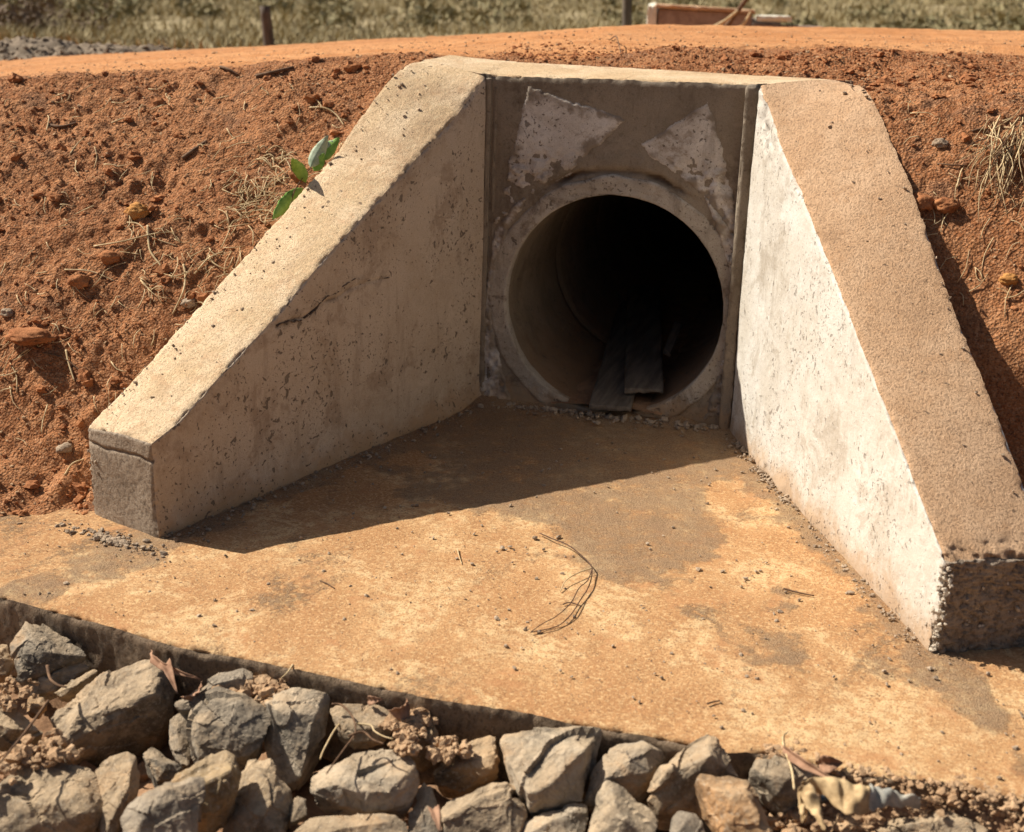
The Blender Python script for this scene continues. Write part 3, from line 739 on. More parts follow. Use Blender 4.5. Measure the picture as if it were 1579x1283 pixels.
# apron slab
ap_x, ap_y = AX, AY
def apron_fn(U):
    x = -2.7 + 5.4 * U[:, 0]
    P2 = np.column_stack([x, 0 * x, 0 * x])
    yf = np.interp(x, ap_x, ap_y) + 0.007 * fbm(P2 * 7, 4, 201, 0.65) + sstep(0.9, 1.2, x) * 0.035 * fbm(P2 * 8, 4, 205)
    y = yf + (0.10 - yf) * U[:, 1]
    zt = 0.0 * x
    z = -0.30 + (zt + 0.30) * U[:, 2]
    return np.column_stack([x, y, z])
def apron_extra(P, U, NN):
    top = (U[:, 2] == 1)
    sL = (P[:, :2] - CL) @ NL; sR = (P[:, :2] - CR) @ NR
    hz = 0.006 * fbm(P * 2.2, 3, 210) + 0.003 * fbm(P * 14, 3, 214)
    # silt rising against the walls
    hz = hz + 0.046 * np.exp(-(np.abs(P[:, 1] - 0.02) / 0.11) ** 2) * (0.65 + 0.7 * fbm(P * 8, 3, 216))
    e = np.zeros_like(P); e[:, 2] = hz * U[:, 2] * sstep(0.0, 0.02, U[:, 1])
    fr = (U[:, 1] == 0)
    e[:, 1] += 0.020 * np.abs(fbm(P * 13, 3, 220)) * fr * (1 - U[:, 2] * 0.8)
    # dark grit drifts along the wall feet and in mid floor; darker tone before the pipe
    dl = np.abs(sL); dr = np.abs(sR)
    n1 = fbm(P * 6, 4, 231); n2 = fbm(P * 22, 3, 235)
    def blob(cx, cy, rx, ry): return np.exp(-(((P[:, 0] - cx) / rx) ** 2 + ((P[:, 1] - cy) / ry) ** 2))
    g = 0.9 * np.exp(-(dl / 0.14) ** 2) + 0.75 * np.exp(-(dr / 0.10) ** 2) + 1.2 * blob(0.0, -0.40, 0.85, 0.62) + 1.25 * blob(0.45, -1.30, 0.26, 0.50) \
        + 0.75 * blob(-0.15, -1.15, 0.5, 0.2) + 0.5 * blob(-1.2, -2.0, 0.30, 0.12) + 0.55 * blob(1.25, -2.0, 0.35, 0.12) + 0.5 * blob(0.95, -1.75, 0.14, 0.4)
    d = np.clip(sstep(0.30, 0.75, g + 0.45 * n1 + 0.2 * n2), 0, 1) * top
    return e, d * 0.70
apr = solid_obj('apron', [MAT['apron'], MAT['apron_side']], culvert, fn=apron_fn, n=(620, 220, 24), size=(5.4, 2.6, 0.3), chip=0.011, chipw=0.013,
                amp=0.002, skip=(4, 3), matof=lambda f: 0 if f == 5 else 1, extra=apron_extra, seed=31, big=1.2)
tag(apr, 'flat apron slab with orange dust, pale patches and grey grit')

# ------------------------------------------------------------------ lumps (gravel, clods): many small stones in one mesh
_ico = {}
def ico(sub):
    if sub not in _ico:
        bm = bmesh.new(); bmesh.ops.create_icosphere(bm, subdivisions=sub, radius=1.0)
        bm.verts.ensure_lookup_table()
        _ico[sub] = (np.array([v.co[:] for v in bm.verts]), np.array([[v.index for v in f.verts] for f in bm.faces])); bm.free()
    return _ico[sub]
def lumps(name, pos, rad, mat, sub=1, parent=None, label=None, cat=None, flat=0.7, seed=0, rough=0.42, smooth=False):
    bv, bf = ico(sub); n = len(pos); m = len(bv); rng = np.random.default_rng(seed)
    q = rng.normal(size=(n, 4)); q /= np.linalg.norm(q, axis=1)[:, None]
    w, x, y, z = q.T
    R = np.stack([np.stack([1 - 2 * (y * y + z * z), 2 * (x * y - z * w), 2 * (x * z + y * w)], -1),
                  np.stack([2 * (x * y + z * w), 1 - 2 * (x * x + z * z), 2 * (y * z - x * w)], -1),
                  np.stack([2 * (x * z - y * w), 2 * (y * z + x * w), 1 - 2 * (x * x + y * y)], -1)], 1)
    sc = rad[:, None] * (1 + rng.uniform(-0.35, 0.35, (n, 3)))
    P = bv[None] * (1 + rough * rng.uniform(-1, 1, (n, m))[..., None]) * sc[:, None]
    P = np.einsum('nij,nmj->nmi', R, P); P[..., 2] *= flat
    P = (P + pos[:, None]).reshape(-1, 3)
    F = (bf[None] + (np.arange(n) * m)[:, None, None]).reshape(-1, 3)
    o = obj(name, make_mesh(name, P, F, mat, smooth=smooth), parent)
    return tag(o, label, cat, kind='stuff')
def sizes(n, lo, hi, p=2.6): return lo * (hi / lo) ** (RNG.uniform(0, 1, n) ** p)
def on_floor(x, y, r): return np.column_stack([x, y, np.full(len(x), 0.002) + r * 0.3])
# bank clods
def bank_pts(n, x0, x1, y0, y1):
    x = RNG.uniform(x0, x1, n); y = RNG.uniform(y0, y1, n)
    e = edge_y(x); ok = (y < e + 0.10 + 0.9 * sstep(-0.5, 0.4, x) * (1 - sstep(1.6, 3.0, x)))
    oL = (np.column_stack([x, y]) - CL) @ NL; oR = (np.column_stack([x, y]) - CR) @ NR
    ok &= ~((oL < TL + 0.0) & (oR < TR + 0.0) & (y < 0.46)); ok &= y > np.where(x < -1.50, np.clip(-1.75 + 0.50 * (x + 1.55), -2.02, -1.75), -1.80)
    clump = fbm2(x * 2.3, y * 2.3, 3, 301); ok &= RNG.uniform(-0.5, 0.55, n) < clump + 0.12
    return x[ok], y[ok]
def scatter_bank(name, n, lo, hi, sub, mat, label, seed, x0=-3.9, x1=3.0, y0=-2.03, y1=1.4, p=2.6):
    x, y = bank_pts(n, x0, x1, y0, y1); r = sizes(len(x), lo, hi, p)
    z = ground_z(x, y) + r * 0.22
    return lumps(name, np.column_stack([x, y, z]), r, mat, sub, None, label, 'soil', seed=seed)
scatter_bank('soil_crumbs', 34000, 0.002, 0.009, 1, MAT['clod'], 'small red soil crumbs strewn over the bank', 5, p=1.6)
scatter_bank('dusty_crumbs', 17000, 0.002, 0.009, 1, MAT['tan_clod'], 'small pale dusty crumbs strewn over the bank', 25, p=1.6)
scatter_bank('soil_lumps', 4600, 0.007, 0.030, 2, MAT['clod'], 'larger red soil lumps lying on the bank', 6)
x = RNG.uniform(-0.8, 3.2, 5200); e = edge_y(x); y = e + 0.08 + np.abs(RNG.normal(0.45, 0.28, len(x)))
r = sizes(len(x), 0.003, 0.011, 1.6)
lumps('loose_gravel', np.column_stack([x, y, ground_z(x, y) + r * 0.25]), r, MAT['clod'], 1, None, 'loose dark gravel windrow at the road edge', 'gravel', seed=8)
n = 3600; x = RNG.uniform(-5.0, 4.5, n); y = edge_y(x) + 0.1 + np.abs(RNG.normal(0, 1.3, n)); r = sizes(n, 0.003, 0.010, 2.4)
lumps('road_gravel', np.column_stack([x, y, ground_z(x, y) + r * 0.2]), r, MAT['tan_clod'], 1, None, 'loose pale gravel on the orange dirt road', 'gravel', seed=9)
# grit on the apron
n = 5200; x = RNG.uniform(-2.2, 2.2, n); y = RNG.uniform(-2.5, -0.05, n)
ok = (((np.column_stack([x, y]) - CL) @ NL < 0) & ((np.column_stack([x, y]) - CR) @ NR < 0)) | (y < -1.90)
ok &= y > np.interp(x, ap_x, ap_y) + 0.04
ok &= RNG.uniform(-0.6, 0.5, n) < fbm2(x * 3.5, y * 3.5, 3, 330)
x, y = x[ok], y[ok]; r = sizes(len(x), 0.0015, 0.0085, 3.2)
gp = [on_floor(x, y, r)]; gr = [r]
def along(C0, D, N, s0, s1, n, spread, lo, hi):
    s = RNG.uniform(s0, s1, n); o = -np.abs(RNG.normal(0, spread, n)) - 0.006
    P2 = C0 + s[:, None] * D + o[:, None] * N; rr = sizes(n, lo, hi, 2.2); gp.append(on_floor(P2[:, 0], P2[:, 1], rr)); gr.append(rr)
along(CL, DL, NL, 0.1, LL, 480, 0.05, 0.002, 0.009); along(CR, DR, NR, 0.0, LR, 380, 0.04, 0.002, 0.010)
along(CR, DR, NR, 0.15, 0.8, 60, 0.02, 0.006, 0.014)
th = RNG.uniform(0, 2 * math.pi, 260); rr0 = np.abs(RNG.normal(0, 1, 260))
px_, py_ = -1.36 + 0.16 * rr0 * np.cos(th), -1.905 + 0.035 * rr0 * np.sin(th) - 0.02 - 0.10 * (np.cos(th) * rr0 * 0.3)
rr = sizes(260, 0.003, 0.014, 2); gp.append(on_floor(px_, py_, rr)); gr.append(rr)
n = 420; hx = RNG.uniform(-0.54, 0.56, n); hyy = -0.03 - np.abs(RNG.normal(0, 0.05, n)); rr = sizes(n, 0.003, 0.018, 2.4)
q = on_floor(hx, hyy, rr); q[:, 2] += 0.012; gp.append(q); gr.append(rr)
lumps('apron_grit', np.concatenate(gp), np.concatenate(gr), MAT['grit'], 1, None, 'small grit and pebbles scattered on the apron slab', 'grit', seed=12)
# broken aggregate along the right wing's front corner and end
n = 230; s = LR + RNG.normal(-0.015, 0.02, n); zz = RNG.uniform(0.0, 0.29, n); o = RNG.uniform(-0.004, 0.02, n)
P2 = CR + s[:, None] * DR + o[:, None] * NR
A1 = np.column_stack([P2, zz])
n = 260; o = RNG.uniform(0.0, TR, n); zz = np.where(RNG.uniform(0, 1, n) < 0.5, 0.12 + 0.02 * RNG.normal(size=n) - 0.04 * o, RNG.uniform(0, 0.26, n)); P2 = CR + (LR - 0.012) * DR + o[:, None] * NR
A2 = np.column_stack([P2, zz])
n = 120; o = RNG.uniform(0.0, TR, n); P2 = CR + (LR - 0.012 - np.abs(RNG.normal(0, 0.012, n)))[:, None] * DR + o[:, None] * NR
A3 = np.column_stack([P2, np.full(n, 0.268)])
n = 200; s = RNG.uniform(LR - 0.28, LR, n); zz = np.abs(RNG.normal(0, 0.05, n)) * (s - LR + 0.30) / 0.3; P2 = CR + s[:, None] * DR + (0.004 + 0 * s)[:, None] * NR
A4 = np.column_stack([P2, zz])
A = np.concatenate([A1[::2], A2[::2], A3[::2], A4[::2]]); rr = sizes(len(A), 0.0025, 0.009, 1.8)
lumps('exposed_aggregate', A, rr, MAT['aggregate'], 1, wr, flat=1.0, seed=13, rough=0.5)
n = 150; o = RNG.uniform(0.0, TL, n); zz = RNG.uniform(0.0, 0.25, n); keep = (o > TL - 0.06); P2 = CL + (LL - 0.004) * DL + o[:, None] * NL
A = np.column_stack([P2, zz])[keep]
lumps('exposed_aggregate', A, sizes(len(A), 0.004, 0.010, 1.5), MAT['grit'], 1, wl, flat=1.0, seed=14)

tp = []
for (C0, Dv, Nv, L, T, pi_, po_, n) in ((CL, DL, NL, LL, TL, L_IN, L_OUT, 260), (CR, DR, NR, LR, TR, R_IN, R_OUT, 120)):
    s_ = RNG.uniform(0.1, L - 0.02, n); w_ = np.clip(1 - np.abs(RNG.normal(0, 0.28, n)), 0.02, 0.99)
    zt = np.interp(s_, *pi_) * (1 - w_) + np.interp(s_, *po_) * w_
    tp.append(np.column_stack([C0 + s_[:, None] * Dv + (w_ * T)[:, None] * Nv, zt + 0.009]))
tp = np.concatenate(tp); lumps('wall_top_crumbs', tp, sizes(len(tp), 0.0015, 0.009, 3.2), MAT['grit'], 1, None, 'fine crumbs lying on the sloping wing wall tops', 'grit', seed=19)
# ------------------------------------------------------------------ riprap rocks
GREY = (0.31, 0.285, 0.25); DARK = (0.22, 0.205, 0.18); TAN = (0.43, 0.345, 0.245); PALE = (0.44, 0.40, 0.34); ORANGE = (0.48, 0.30, 0.16); BROWN = (0.38, 0.31, 0.23)
ROCKS = [
 ([(40,956),(61,960),(86,975),(103,991),(126,1003),(131,1012),(99,1024),(40,1052),(27,1048),(20,1020),(15,991),(27,972)], [(35,1004),(48,984),(70,1005)], DARK, 'dark grey pointed rock tight against the apron at the far left'),
 ([(-30,995),(13,990),(22,1022),(10,1040),(-30,1045)], [(0,1010)], TAN, 'small tan rock cut by the left edge, behind the dark pointed rock'),
 ([(35,1056),(60,1040),(99,1018),(123,1015),(139,1028),(107,1050),(80,1066),(45,1074)], [(85,1035)], PALE, 'pale grey lumpy rock just below the dark pointed rock'),
 ([(82,1068),(112,1048),(144,1031),(152,1034),(132,1060),(94,1076)], [(118,1056)], TAN, 'thin pale slab fragment resting on the big rectangular boulder'),
 ([(80,1103),(112,1084),(160,1031),(222,1014),(246,1020),(251,1036),(258,1058),(270,1079),(267,1098),(249,1119),(214,1141),(171,1162),(115,1179),(102,1167),(88,1146),(80,1122)], [(120,1106),(160,1094),(200,1076),(243,1066),(100,1150)], BROWN, 'largest rectangular boulder with tan top and dark shaded front at left'),
 ([(-40,1064),(0,1071),(16,1084),(43,1100),(67,1125),(45,1138),(0,1154),(-40,1158)], [(22,1124),(-10,1115)], TAN, 'tan rounded rock at the left edge above the big bottom-left boulder'),
 ([(44,1074),(67,1074),(75,1087),(59,1102),(41,1098)], [(58,1088)], ORANGE, 'small orange-brown stone left of the largest rectangular boulder'),
 ([(-30,1235),(16,1207),(45,1191),(50,1164),(64,1165),(78,1173),(107,1181),(134,1186),(147,1199),(163,1229),(166,1253),(150,1275),(112,1298),(-30,1298)], [(60,1235),(110,1228),(130,1255)], TAN, 'wide tan boulder filling the bottom-left corner'),
 ([(148,1189),(171,1167),(198,1157),(211,1165),(217,1194),(214,1218),(193,1250),(171,1295),(155,1295),(165,1245),(158,1210)], [(204,1178),(200,1212),(180,1250)], TAN, 'upright tan slab between the bottom-left boulder and a dark knobbly rock'),
 ([(215,1165),(230,1147),(246,1149),(267,1167),(284,1182),(267,1203),(241,1209),(228,1190)], [(240,1168),(258,1180)], DARK, 'small dark knobbly rock below the largest rectangular boulder'),
 ([(260,1104),(282,1095),(300,1097),(297,1124),(293,1150),(292,1181),(282,1185),(264,1165),(258,1124)], [(272,1120),(276,1150)], GREY, 'narrow grey rock wedged left of the big dark rounded boulder'),
 ([(293,1124),(300,1095),(315,1075),(337,1066),(357,1071),(381,1073),(403,1084),(414,1106),(414,1130),(405,1150),(381,1165),(359,1163),(341,1156),(302,1172),(292,1146)], [(325,1092),(362,1081),(305,1112),(350,1120)], (0.23, 0.21, 0.18), 'big dark rounded boulder in front of the flat back rock'),
 ([(272,1084),(300,1062),(317,1049),(337,1033),(350,1031),(383,1028),(392,1034),(396,1044),(380,1062),(346,1072),(315,1080),(297,1095),(275,1092)], [(330,1052),(360,1045)], GREY, 'flat dark grey rock at the apron edge carrying crumbled soil'),
 ([(405,1083),(443,1068),(476,1061),(500,1060),(510,1073),(507,1088),(509,1104),(502,1132),(474,1190),(458,1212),(439,1205),(425,1183),(413,1163),(422,1128),(420,1106)], [(487,1102),(430,1096),(475,1150),(464,1198),(440,1140)], PALE, 'tall pale grey wedge-shaped boulder with a dark right side'),
 ([(262,1203),(273,1190),(310,1170),(348,1156),(361,1163),(372,1194),(366,1218),(344,1245),(317,1262),(300,1262),(285,1240)], [(310,1210),(335,1198),(357,1186)], (0.37, 0.28, 0.16), 'smooth yellow-tan rounded boulder below the big dark boulder'),
 ([(187,1261),(209,1229),(240,1208),(262,1205),(313,1198),(317,1212),(310,1249),(304,1300),(188,1305)], [(257,1216),(271,1238),(240,1240)], GREY, 'grey jagged rock at the bottom edge left of the yellow-tan boulder'),
 ([(379,1190),(383,1176),(416,1172),(428,1190),(454,1221),(447,1243),(440,1305),(335,1305),(350,1260),(381,1234),(380,1210)], [(434,1225),(400,1240),(394,1255),(405,1200)], TAN, 'tan upright rock at the bottom edge below the tall pale wedge'),
 ([(447,1240),(455,1227),(472,1232),(474,1256),(447,1270)], [(460,1244)], BROWN, 'small brown stone in the dark gap right of the tan upright rock'),
 ([(505,1091),(517,1086),(541,1086),(562,1083),(577,1085),(596,1095),(608,1106),(610,1125),(600,1136),(577,1143),(545,1143),(522,1131),(512,1112)], [(540,1119),(560,1119),(583,1120)], TAN, 'tan loaf-shaped rock at the apron edge right of the tall pale wedge'),
 ([(611,1106),(640,1104),(674,1110),(678,1121),(687,1138),(685,1154),(668,1171),(649,1175),(627,1167),(611,1152),(609,1120)], [(644,1164),(666,1130),(630,1135)], (0.38, 0.27, 0.15), 'crumbly yellow-brown rock topped with loose soil at the apron edge'),
 ([(482,1197),(509,1184),(534,1165),(566,1157),(619,1159),(629,1169),(647,1176),(651,1201),(647,1226),(638,1239),(604,1246),(566,1252),(541,1246),(513,1229),(477,1220),(480,1208)], [(547,1220),(581,1206),(627,1192),(521,1210),(600,1220)], PALE, 'broad pale grey boulder with thin dry roots on its top'),
 ([(450,1280),(471,1261),(507,1265),(540,1254),(593,1252),(619,1256),(629,1267),(634,1305),(450,1305)], [(540,1272),(600,1266)], BROWN, 'brown rock at the bottom edge below the broad pale boulder'),
 ([(653,1208),(665,1208),(676,1231),(682,1258),(680,1300),(628,1300),(632,1245)], [(660,1240)], DARK, 'dark shaded rock in the gap right of the broad pale boulder'),
 ([(664,1201),(676,1183),(706,1146),(738,1140),(756,1129),(766,1131),(768,1151),(768,1179),(770,1195),(759,1203),(713,1223),(690,1216),(669,1210)], [(692,1183),(719,1179),(749,1166),(762,1185)], (0.36, 0.255, 0.15), 'tan blocky rock left of the large flat-faced slab'),
 ([(766,1131),(791,1126),(830,1123),(894,1121),(921,1124),(922,1135),(908,1162),(908,1204),(899,1234),(855,1250),(814,1261),(802,1238),(789,1208),(784,1186),(775,1151)], [(812,1234),(851,1209),(878,1181),(905,1152)], (0.44, 0.39, 0.32), 'large flat-faced triangular slab leaning on the apron edge'),
 ([(685,1243),(708,1227),(759,1206),(784,1206),(793,1218),(814,1254),(806,1275),(795,1305),(685,1305)], [(688,1262),(722,1241),(764,1218),(782,1214)], BROWN, 'dark-fronted pointed rock at the bottom edge below the tan blocky rock'),
 ([(790,1300),(805,1266),(841,1250),(882,1238),(905,1240),(910,1252),(905,1270),(900,1305)], [(873,1256),(835,1270)], PALE, 'low pale mottled rock at the bottom edge below the large slab'),
 ([(939,1153),(960,1146),(1001,1143),(1022,1155),(1026,1167),(1012,1189),(1009,1206),(993,1222),(983,1230),(955,1238),(921,1242),(903,1235),(912,1210),(917,1190),(928,1173)], [(995,1156),(1002,1189),(965,1178),(940,1200)], (0.30, 0.28, 0.25), 'craggy grey rock right of the large flat-faced slab'),
 ([(1018,1186),(1050,1159),(1075,1135),(1093,1127),(1109,1134),(1118,1159),(1128,1178),(1139,1198),(1110,1217),(1079,1240),(1045,1244),(1008,1258),(992,1240),(1005,1205)], [(1030,1190),(1060,1200),(1095,1165)], BROWN, 'tall brown pyramid-shaped rock rising above the apron edge'),
 ([(930,1205),(940,1200),(956,1206),(972,1221),(993,1242),(1004,1254),(1017,1305),(895,1305),(908,1260),(924,1240)], [(948,1235),(960,1260)], (0.40, 0.35, 0.28), 'pointed grey-tan rock at the bottom edge in front of the craggy grey rock'),
 ([(1064,1201),(1071,1189),(1093,1189),(1132,1204),(1147,1197),(1159,1208),(1177,1234),(1191,1266),(1207,1305),(1122,1305),(1093,1256),(1077,1228)], [(1100,1215),(1130,1235),(1152,1225)], ORANGE, 'orange-stained slab lying in front of the brown pyramid-shaped rock'),
 ([(1036,1263),(1047,1251),(1068,1251),(1077,1260),(1084,1272),(1092,1305),(1028,1305)], [(1058,1266)], GREY, 'small grey rock at the bottom edge left of the orange-stained slab'),
 ([(1150,1177),(1163,1168),(1191,1165),(1226,1172),(1258,1192),(1235,1215),(1225,1233),(1205,1245),(1186,1236),(1161,1206),(1150,1193)], [(1180,1193),(1215,1200),(1200,1222)], (0.34, 0.30, 0.245), 'grey-brown rock behind the muddy cloth'),
 ([(1300,1285),(1340,1268),(1369,1261),(1435,1251),(1468,1248),(1494,1258),(1517,1268),(1526,1280),(1530,1310),(1300,1310)], [(1382,1275),(1430,1268),(1462,1262)], BROWN, 'long low rock at the bottom edge right of the muddy cloth'),
]
ROCK_Z = {'orange-stained slab lying': 0.0, 'pointed grey-tan rock': -0.06, 'big dark rounded boulder in front': -0.09, 'small grey rock at the bottom edge': -0.06, 'broad pale grey boulder': -0.11, 'yellow-tan rounded boulder below': -0.08, 'grey jagged rock': -0.04}
def rock(outl, ridge, col, label, k):
    O = np.array(outl, float); c = O.mean(0)
    zmin = max([v for key, v in ROCK_Z.items() if key in label] + [-0.16])
    done_ = False
    for zc in np.arange(zmin, 0.16, 0.01):
        ctr = on_z(c[0], c[1], zc)
        cu = ctr - CAM; dist = np.linalg.norm(cu); tc = -cu / dist
        size = (O.max(0) - O.min(0)) * dist / FPX; smin = min(size); smax = max(size)
        for tilt in (0.75, 0.5, 0.25, 0.05):
            nrm = tc + np.array([-0.25 * min(1, tilt * 2), 0, tilt]); nrm /= np.linalg.norm(nrm)
            ring = np.array([on_plane(u, v, ctr, nrm) for u, v in O])
            if (ring[:, 1] < np.interp(ring[:, 0], ap_x, ap_y) - 0.015).all(): done_ = True; break
        if done_: break
    pull = np.array([on_plane(u, v, ctr, nrm) + tc * 0.30 * smin for u, v in ridge])
    ring = ctr + (ring - ctr) * 1.06
    back = ctr + (ring - ctr) * 0.78 - (tc * 0.45 + np.array([0, 0, 0.75])) * 0.55 * smin
    pts = np.concatenate([ring, pull, back])
    c0 = pts.mean(0)
    bm = bmesh.new()
    for p in pts: bm.verts.new(p - c0)
    r = bmesh.ops.convex_hull(bm, input=bm.verts)
    pl = []
    for f in bm.faces:
        nn = np.array(f.normal[:]); d = nn @ np.array(f.verts[0].co[:])
        if d < 0: nn, d = -nn, -d
        if d > 1e-4: pl.append((nn, d))
    bm.free()
    rng = np.random.default_rng(500 + k)
    for j in range(6):
        nn = rng.normal(size=3); nn /= np.linalg.norm(nn); pl.append((nn, ((pts - c0) @ nn).max() * rng.uniform(0.90, 0.98)))
    Nn = np.array([a for a, _ in pl]); Dd = np.array([b for _, b in pl])
    bv, bf = ico(6 if smax > 0.22 else 5)
    g = np.clip(bv @ Nn.T, 0, None) / Dd
    pw = 140
    m = g.max(1)[:, None]; rr = 1.0 / (m[:, 0] * ((g / m) ** pw).sum(1) ** (1 / pw))
    P = bv * rr[:, None]; W = P + c0
    nlen = np.linalg.norm(P, axis=1)
    lay = np.array(rng.normal(size=3)); lay /= np.linalg.norm(lay)
    proj = W @ lay
    disp = 0.003 * fbm(W * 8, 3, 600 + k) + 0.003 * fbm(W * 26, 3, 640 + k) + 0.0022 * fbm(W * 70, 2, 680)
    stp = np.column_stack([proj * 26, W[:, 0] * 3, W[:, 1] * 3]); disp += 0.004 * np.sign(vnoise(stp, 700 + k)) * np.abs(vnoise(stp, 700 + k)) ** 0.5 + 0.0 * vnoise(stp, 700 + k)
    for (cs, sl2) in ((0.17, 0.20), (0.06, 0.12)):
        nc = max(10, int((smax / cs) ** 2 * 4)); ids = rng.choice(len(W), min(nc, 260), replace=False); S = W[ids] + rng.normal(0, cs * 0.2, (len(ids), 3))
        j = np.argmin(((W[:, None, :] - S[None]) ** 2).sum(-1), 1)
        G = rng.normal(size=(len(ids), 3)); G /= np.linalg.norm(G, axis=1)[:, None]
        disp = disp + sl2 * ((W - S[j]) * G[j]).sum(1) * 0.5 - rng.uniform(0, 0.06 * cs, len(ids))[j]
    disp *= min(1.0, smin / 0.14)
    P = P * (1 + disp / nlen)[:, None]
    o = obj('rock', make_mesh('rock', P, bf, MAT['rock'], smooth=False), None, c0)
    o.color = (*col, 1)
    return tag(o, label, 'rock', 'riprap rocks below the apron edge')
for k, (a, b, c, l) in enumerate(ROCKS): rock(a, b, c, l, k)

# soil crumbs lodged on and between the rocks
def crumbs(px, n, spread, lo, hi, z, seed):
    P = []; 
    for (u, v) in px:
        b = on_z(u, v, z); P.append(b + np.column_stack([RNG.normal(0, spread, n), RNG.normal(0, spread, n), RNG.normal(0, spread * 0.3, n)]))
    P = np.concatenate(P); return P, sizes(len(P), lo, hi, 1.6)
cl = [crumbs([(362,1062),(378,1056),(395,1058),(408,1066),(425,1074),(418,1052)], 16, 0.022, 0.007, 0.024, -0.06, 1),
      crumbs([(615,1116),(625,1130),(640,1118),(632,1148),(655,1112)], 18, 0.022, 0.006, 0.022, -0.05, 2),
      crumbs([(685,1162),(692,1150),(700,1160)], 10, 0.02, 0.008, 0.022, -0.08, 3),
      crumbs([(20,1060),(10,1075),(30,1072),(15,1175),(30,1165),(5,1190),(70,1150),(75,1160),(90,1160)], 11, 0.03, 0.006, 0.022, -0.10, 4),
      crumbs([(1215,1250),(1235,1265),(1250,1275),(1275,1250),(1300,1262),(1320,1265),(1200,1262),(1290,1275)], 26, 0.04, 0.006, 0.026, -0.14, 5)]
lumps('rubble_crumbs', np.concatenate([a for a, _ in cl]), np.concatenate([b for _, b in cl]), MAT['tan_clod'], 2, None, 'crumbled tan soil lodged between the riprap rocks', 'soil', seed=15, flat=0.85)
# smaller stones filling the gaps under the riprap
n = 900; x = RNG.uniform(-2.2, 1.9, n); y = RNG.uniform(-3.6, -2.62, n); r = sizes(n, 0.012, 0.05, 2)
lumps('gap_stones', np.column_stack([x, y, rubble_z(x, y) + 0.01]), r, MAT['ground'], 2, None, 'small dark stones filling the gaps under the riprap', 'stones', seed=16)
# crumbling earth at the right end of the apron edge
n = 1500; x = RNG.uniform(1.10, 2.1, n); yf = np.interp(x, ap_x, ap_y); y = yf - np.abs(RNG.normal(0, 0.12, n)) + 0.02
z = rubble_z(x, y); r = sizes(n, 0.004, 0.020, 1.8)
lumps('crumbled_earth', np.column_stack([x, y, z]), r, MAT['tan_clod'], 2, None, 'crumbled earth below the broken right end of the apron', 'soil', seed=17)

n = 900; x = RNG.uniform(1.0, 2.1, n); y = np.interp(x, ap_x, ap_y) + RNG.normal(0.0, 0.03, n); r = sizes(n, 0.003, 0.014, 1.8)
lumps('edge_crust', np.column_stack([x, y, -0.004 - 0.7 * np.clip(np.interp(x, ap_x, ap_y) - y, 0, 1)]), r, MAT['tan_clod'], 1, None, 'crumbs of mortar crust along the broken right apron edge', 'crust', seed=18)
# single clods on the bank worth pointing at
def clod(px, r, label, mat='clod', seed=0, squash=0.75):
    p = hit(*px); bv, bf = ico(4); rng = np.random.default_rng(seed)
    s = 1 + 0.42 * fbm(bv * 1.7 + seed * 3.1, 3, 800 + seed) + 0.22 * np.abs(fbm(bv * 4, 3, 820 + seed))
    P = bv * s[:, None] * r * np.array([1.15, 0.95, squash])
    o = obj('soil_clod', make_mesh('soil_clod', P, bf, MAT[mat]), None, p + np.array([0, 0, r * 0.35]))
    return tag(o, label, 'clod', 'clods on the soil bank')
clod((212, 332), 0.042, 'ochre rounded clod beside a pale root on the left bank', 'ochre', 1)
clod((168, 402), 0.036, 'dark red clod casting a shadow below the ochre clod', 'clod', 2)
clod((292, 470), 0.026, 'small tan clod next to the left wing wall', 'grit', 3)
clod((122, 438), 0.034, 'dark clod at middle height of the left bank', 'clod', 4)
clod((48, 528), 0.075, 'broad flat clod slab near the left edge of the picture', 'clod', 5, 0.35)
clod((12, 485), 0.024, 'tan clod above the broad flat clod at the left edge', 'grit', 6)
clod((100, 695), 0.026, 'smooth tan clod low on the left bank near the wing end', 'grit', 7)
clod((1420, 318), 0.040, 'dark red clod touching the right wing wall', 'clod', 8)
clod((1457, 322), 0.036, 'dark clod right of the clod touching the right wing', 'clod', 9)
clod((1450, 225), 0.024, 'small pale clod high on the right bank', 'grit', 10)
clod((1555, 435), 0.026, 'small orange clod below the hanging dry grass at right', 'ochre', 11)

# ------------------------------------------------------------------ boards in the pipe
def board(c_px, zs, thick, label, seed):
    # front-left, front-right, back-right, back-left pixels on the board's top
    C4 = [on_z(u, v, z) for (u, v), z in zip(c_px, zs)]
    base = np.mean(C4, 0)
    def fn(U):
        u = U[:, 0:1]; v = U[:, 1:2]
        top = (C4[0] * (1 - u) + C4[1] * u) * (1 - v) + (C4[3] * (1 - u) + C4[2] * u) * v
        top = top.copy(); top[:, 2] -= thick * (1 - U[:, 2]) ; return top - base
    P, Q, MI, d = solid(fn=fn, n=(20, 90, 4), size=(0.18, 1.2, thick), chip=0.005, chipw=0.006, amp=0.002, seed=seed)
    o = obj('wooden_board', make_mesh('wooden_board', P, Q, MAT['wood']), None, base)
    return tag(o, label, 'board', 'boards lying in the pipe')
board([(908, 622), (974, 627), (1012, 470), (955, 462)], [0.085, 0.085, 0.090, 0.105], 0.03, 'lower grey wooden board lying in the pipe, at left', 41)
board([(963, 598), (1024, 599), (1018, 440), (968, 436)], [0.125, 0.125, 0.115, 0.115], 0.028, 'upper grey wooden board resting on the lower one in the pipe', 42)
board([(1022, 540), (1034, 546), (1052, 500), (1040, 494)], [0.16, 0.19, 0.20, 0.16], 0.02, 'short narrow board piece at the right side inside the pipe', 43)

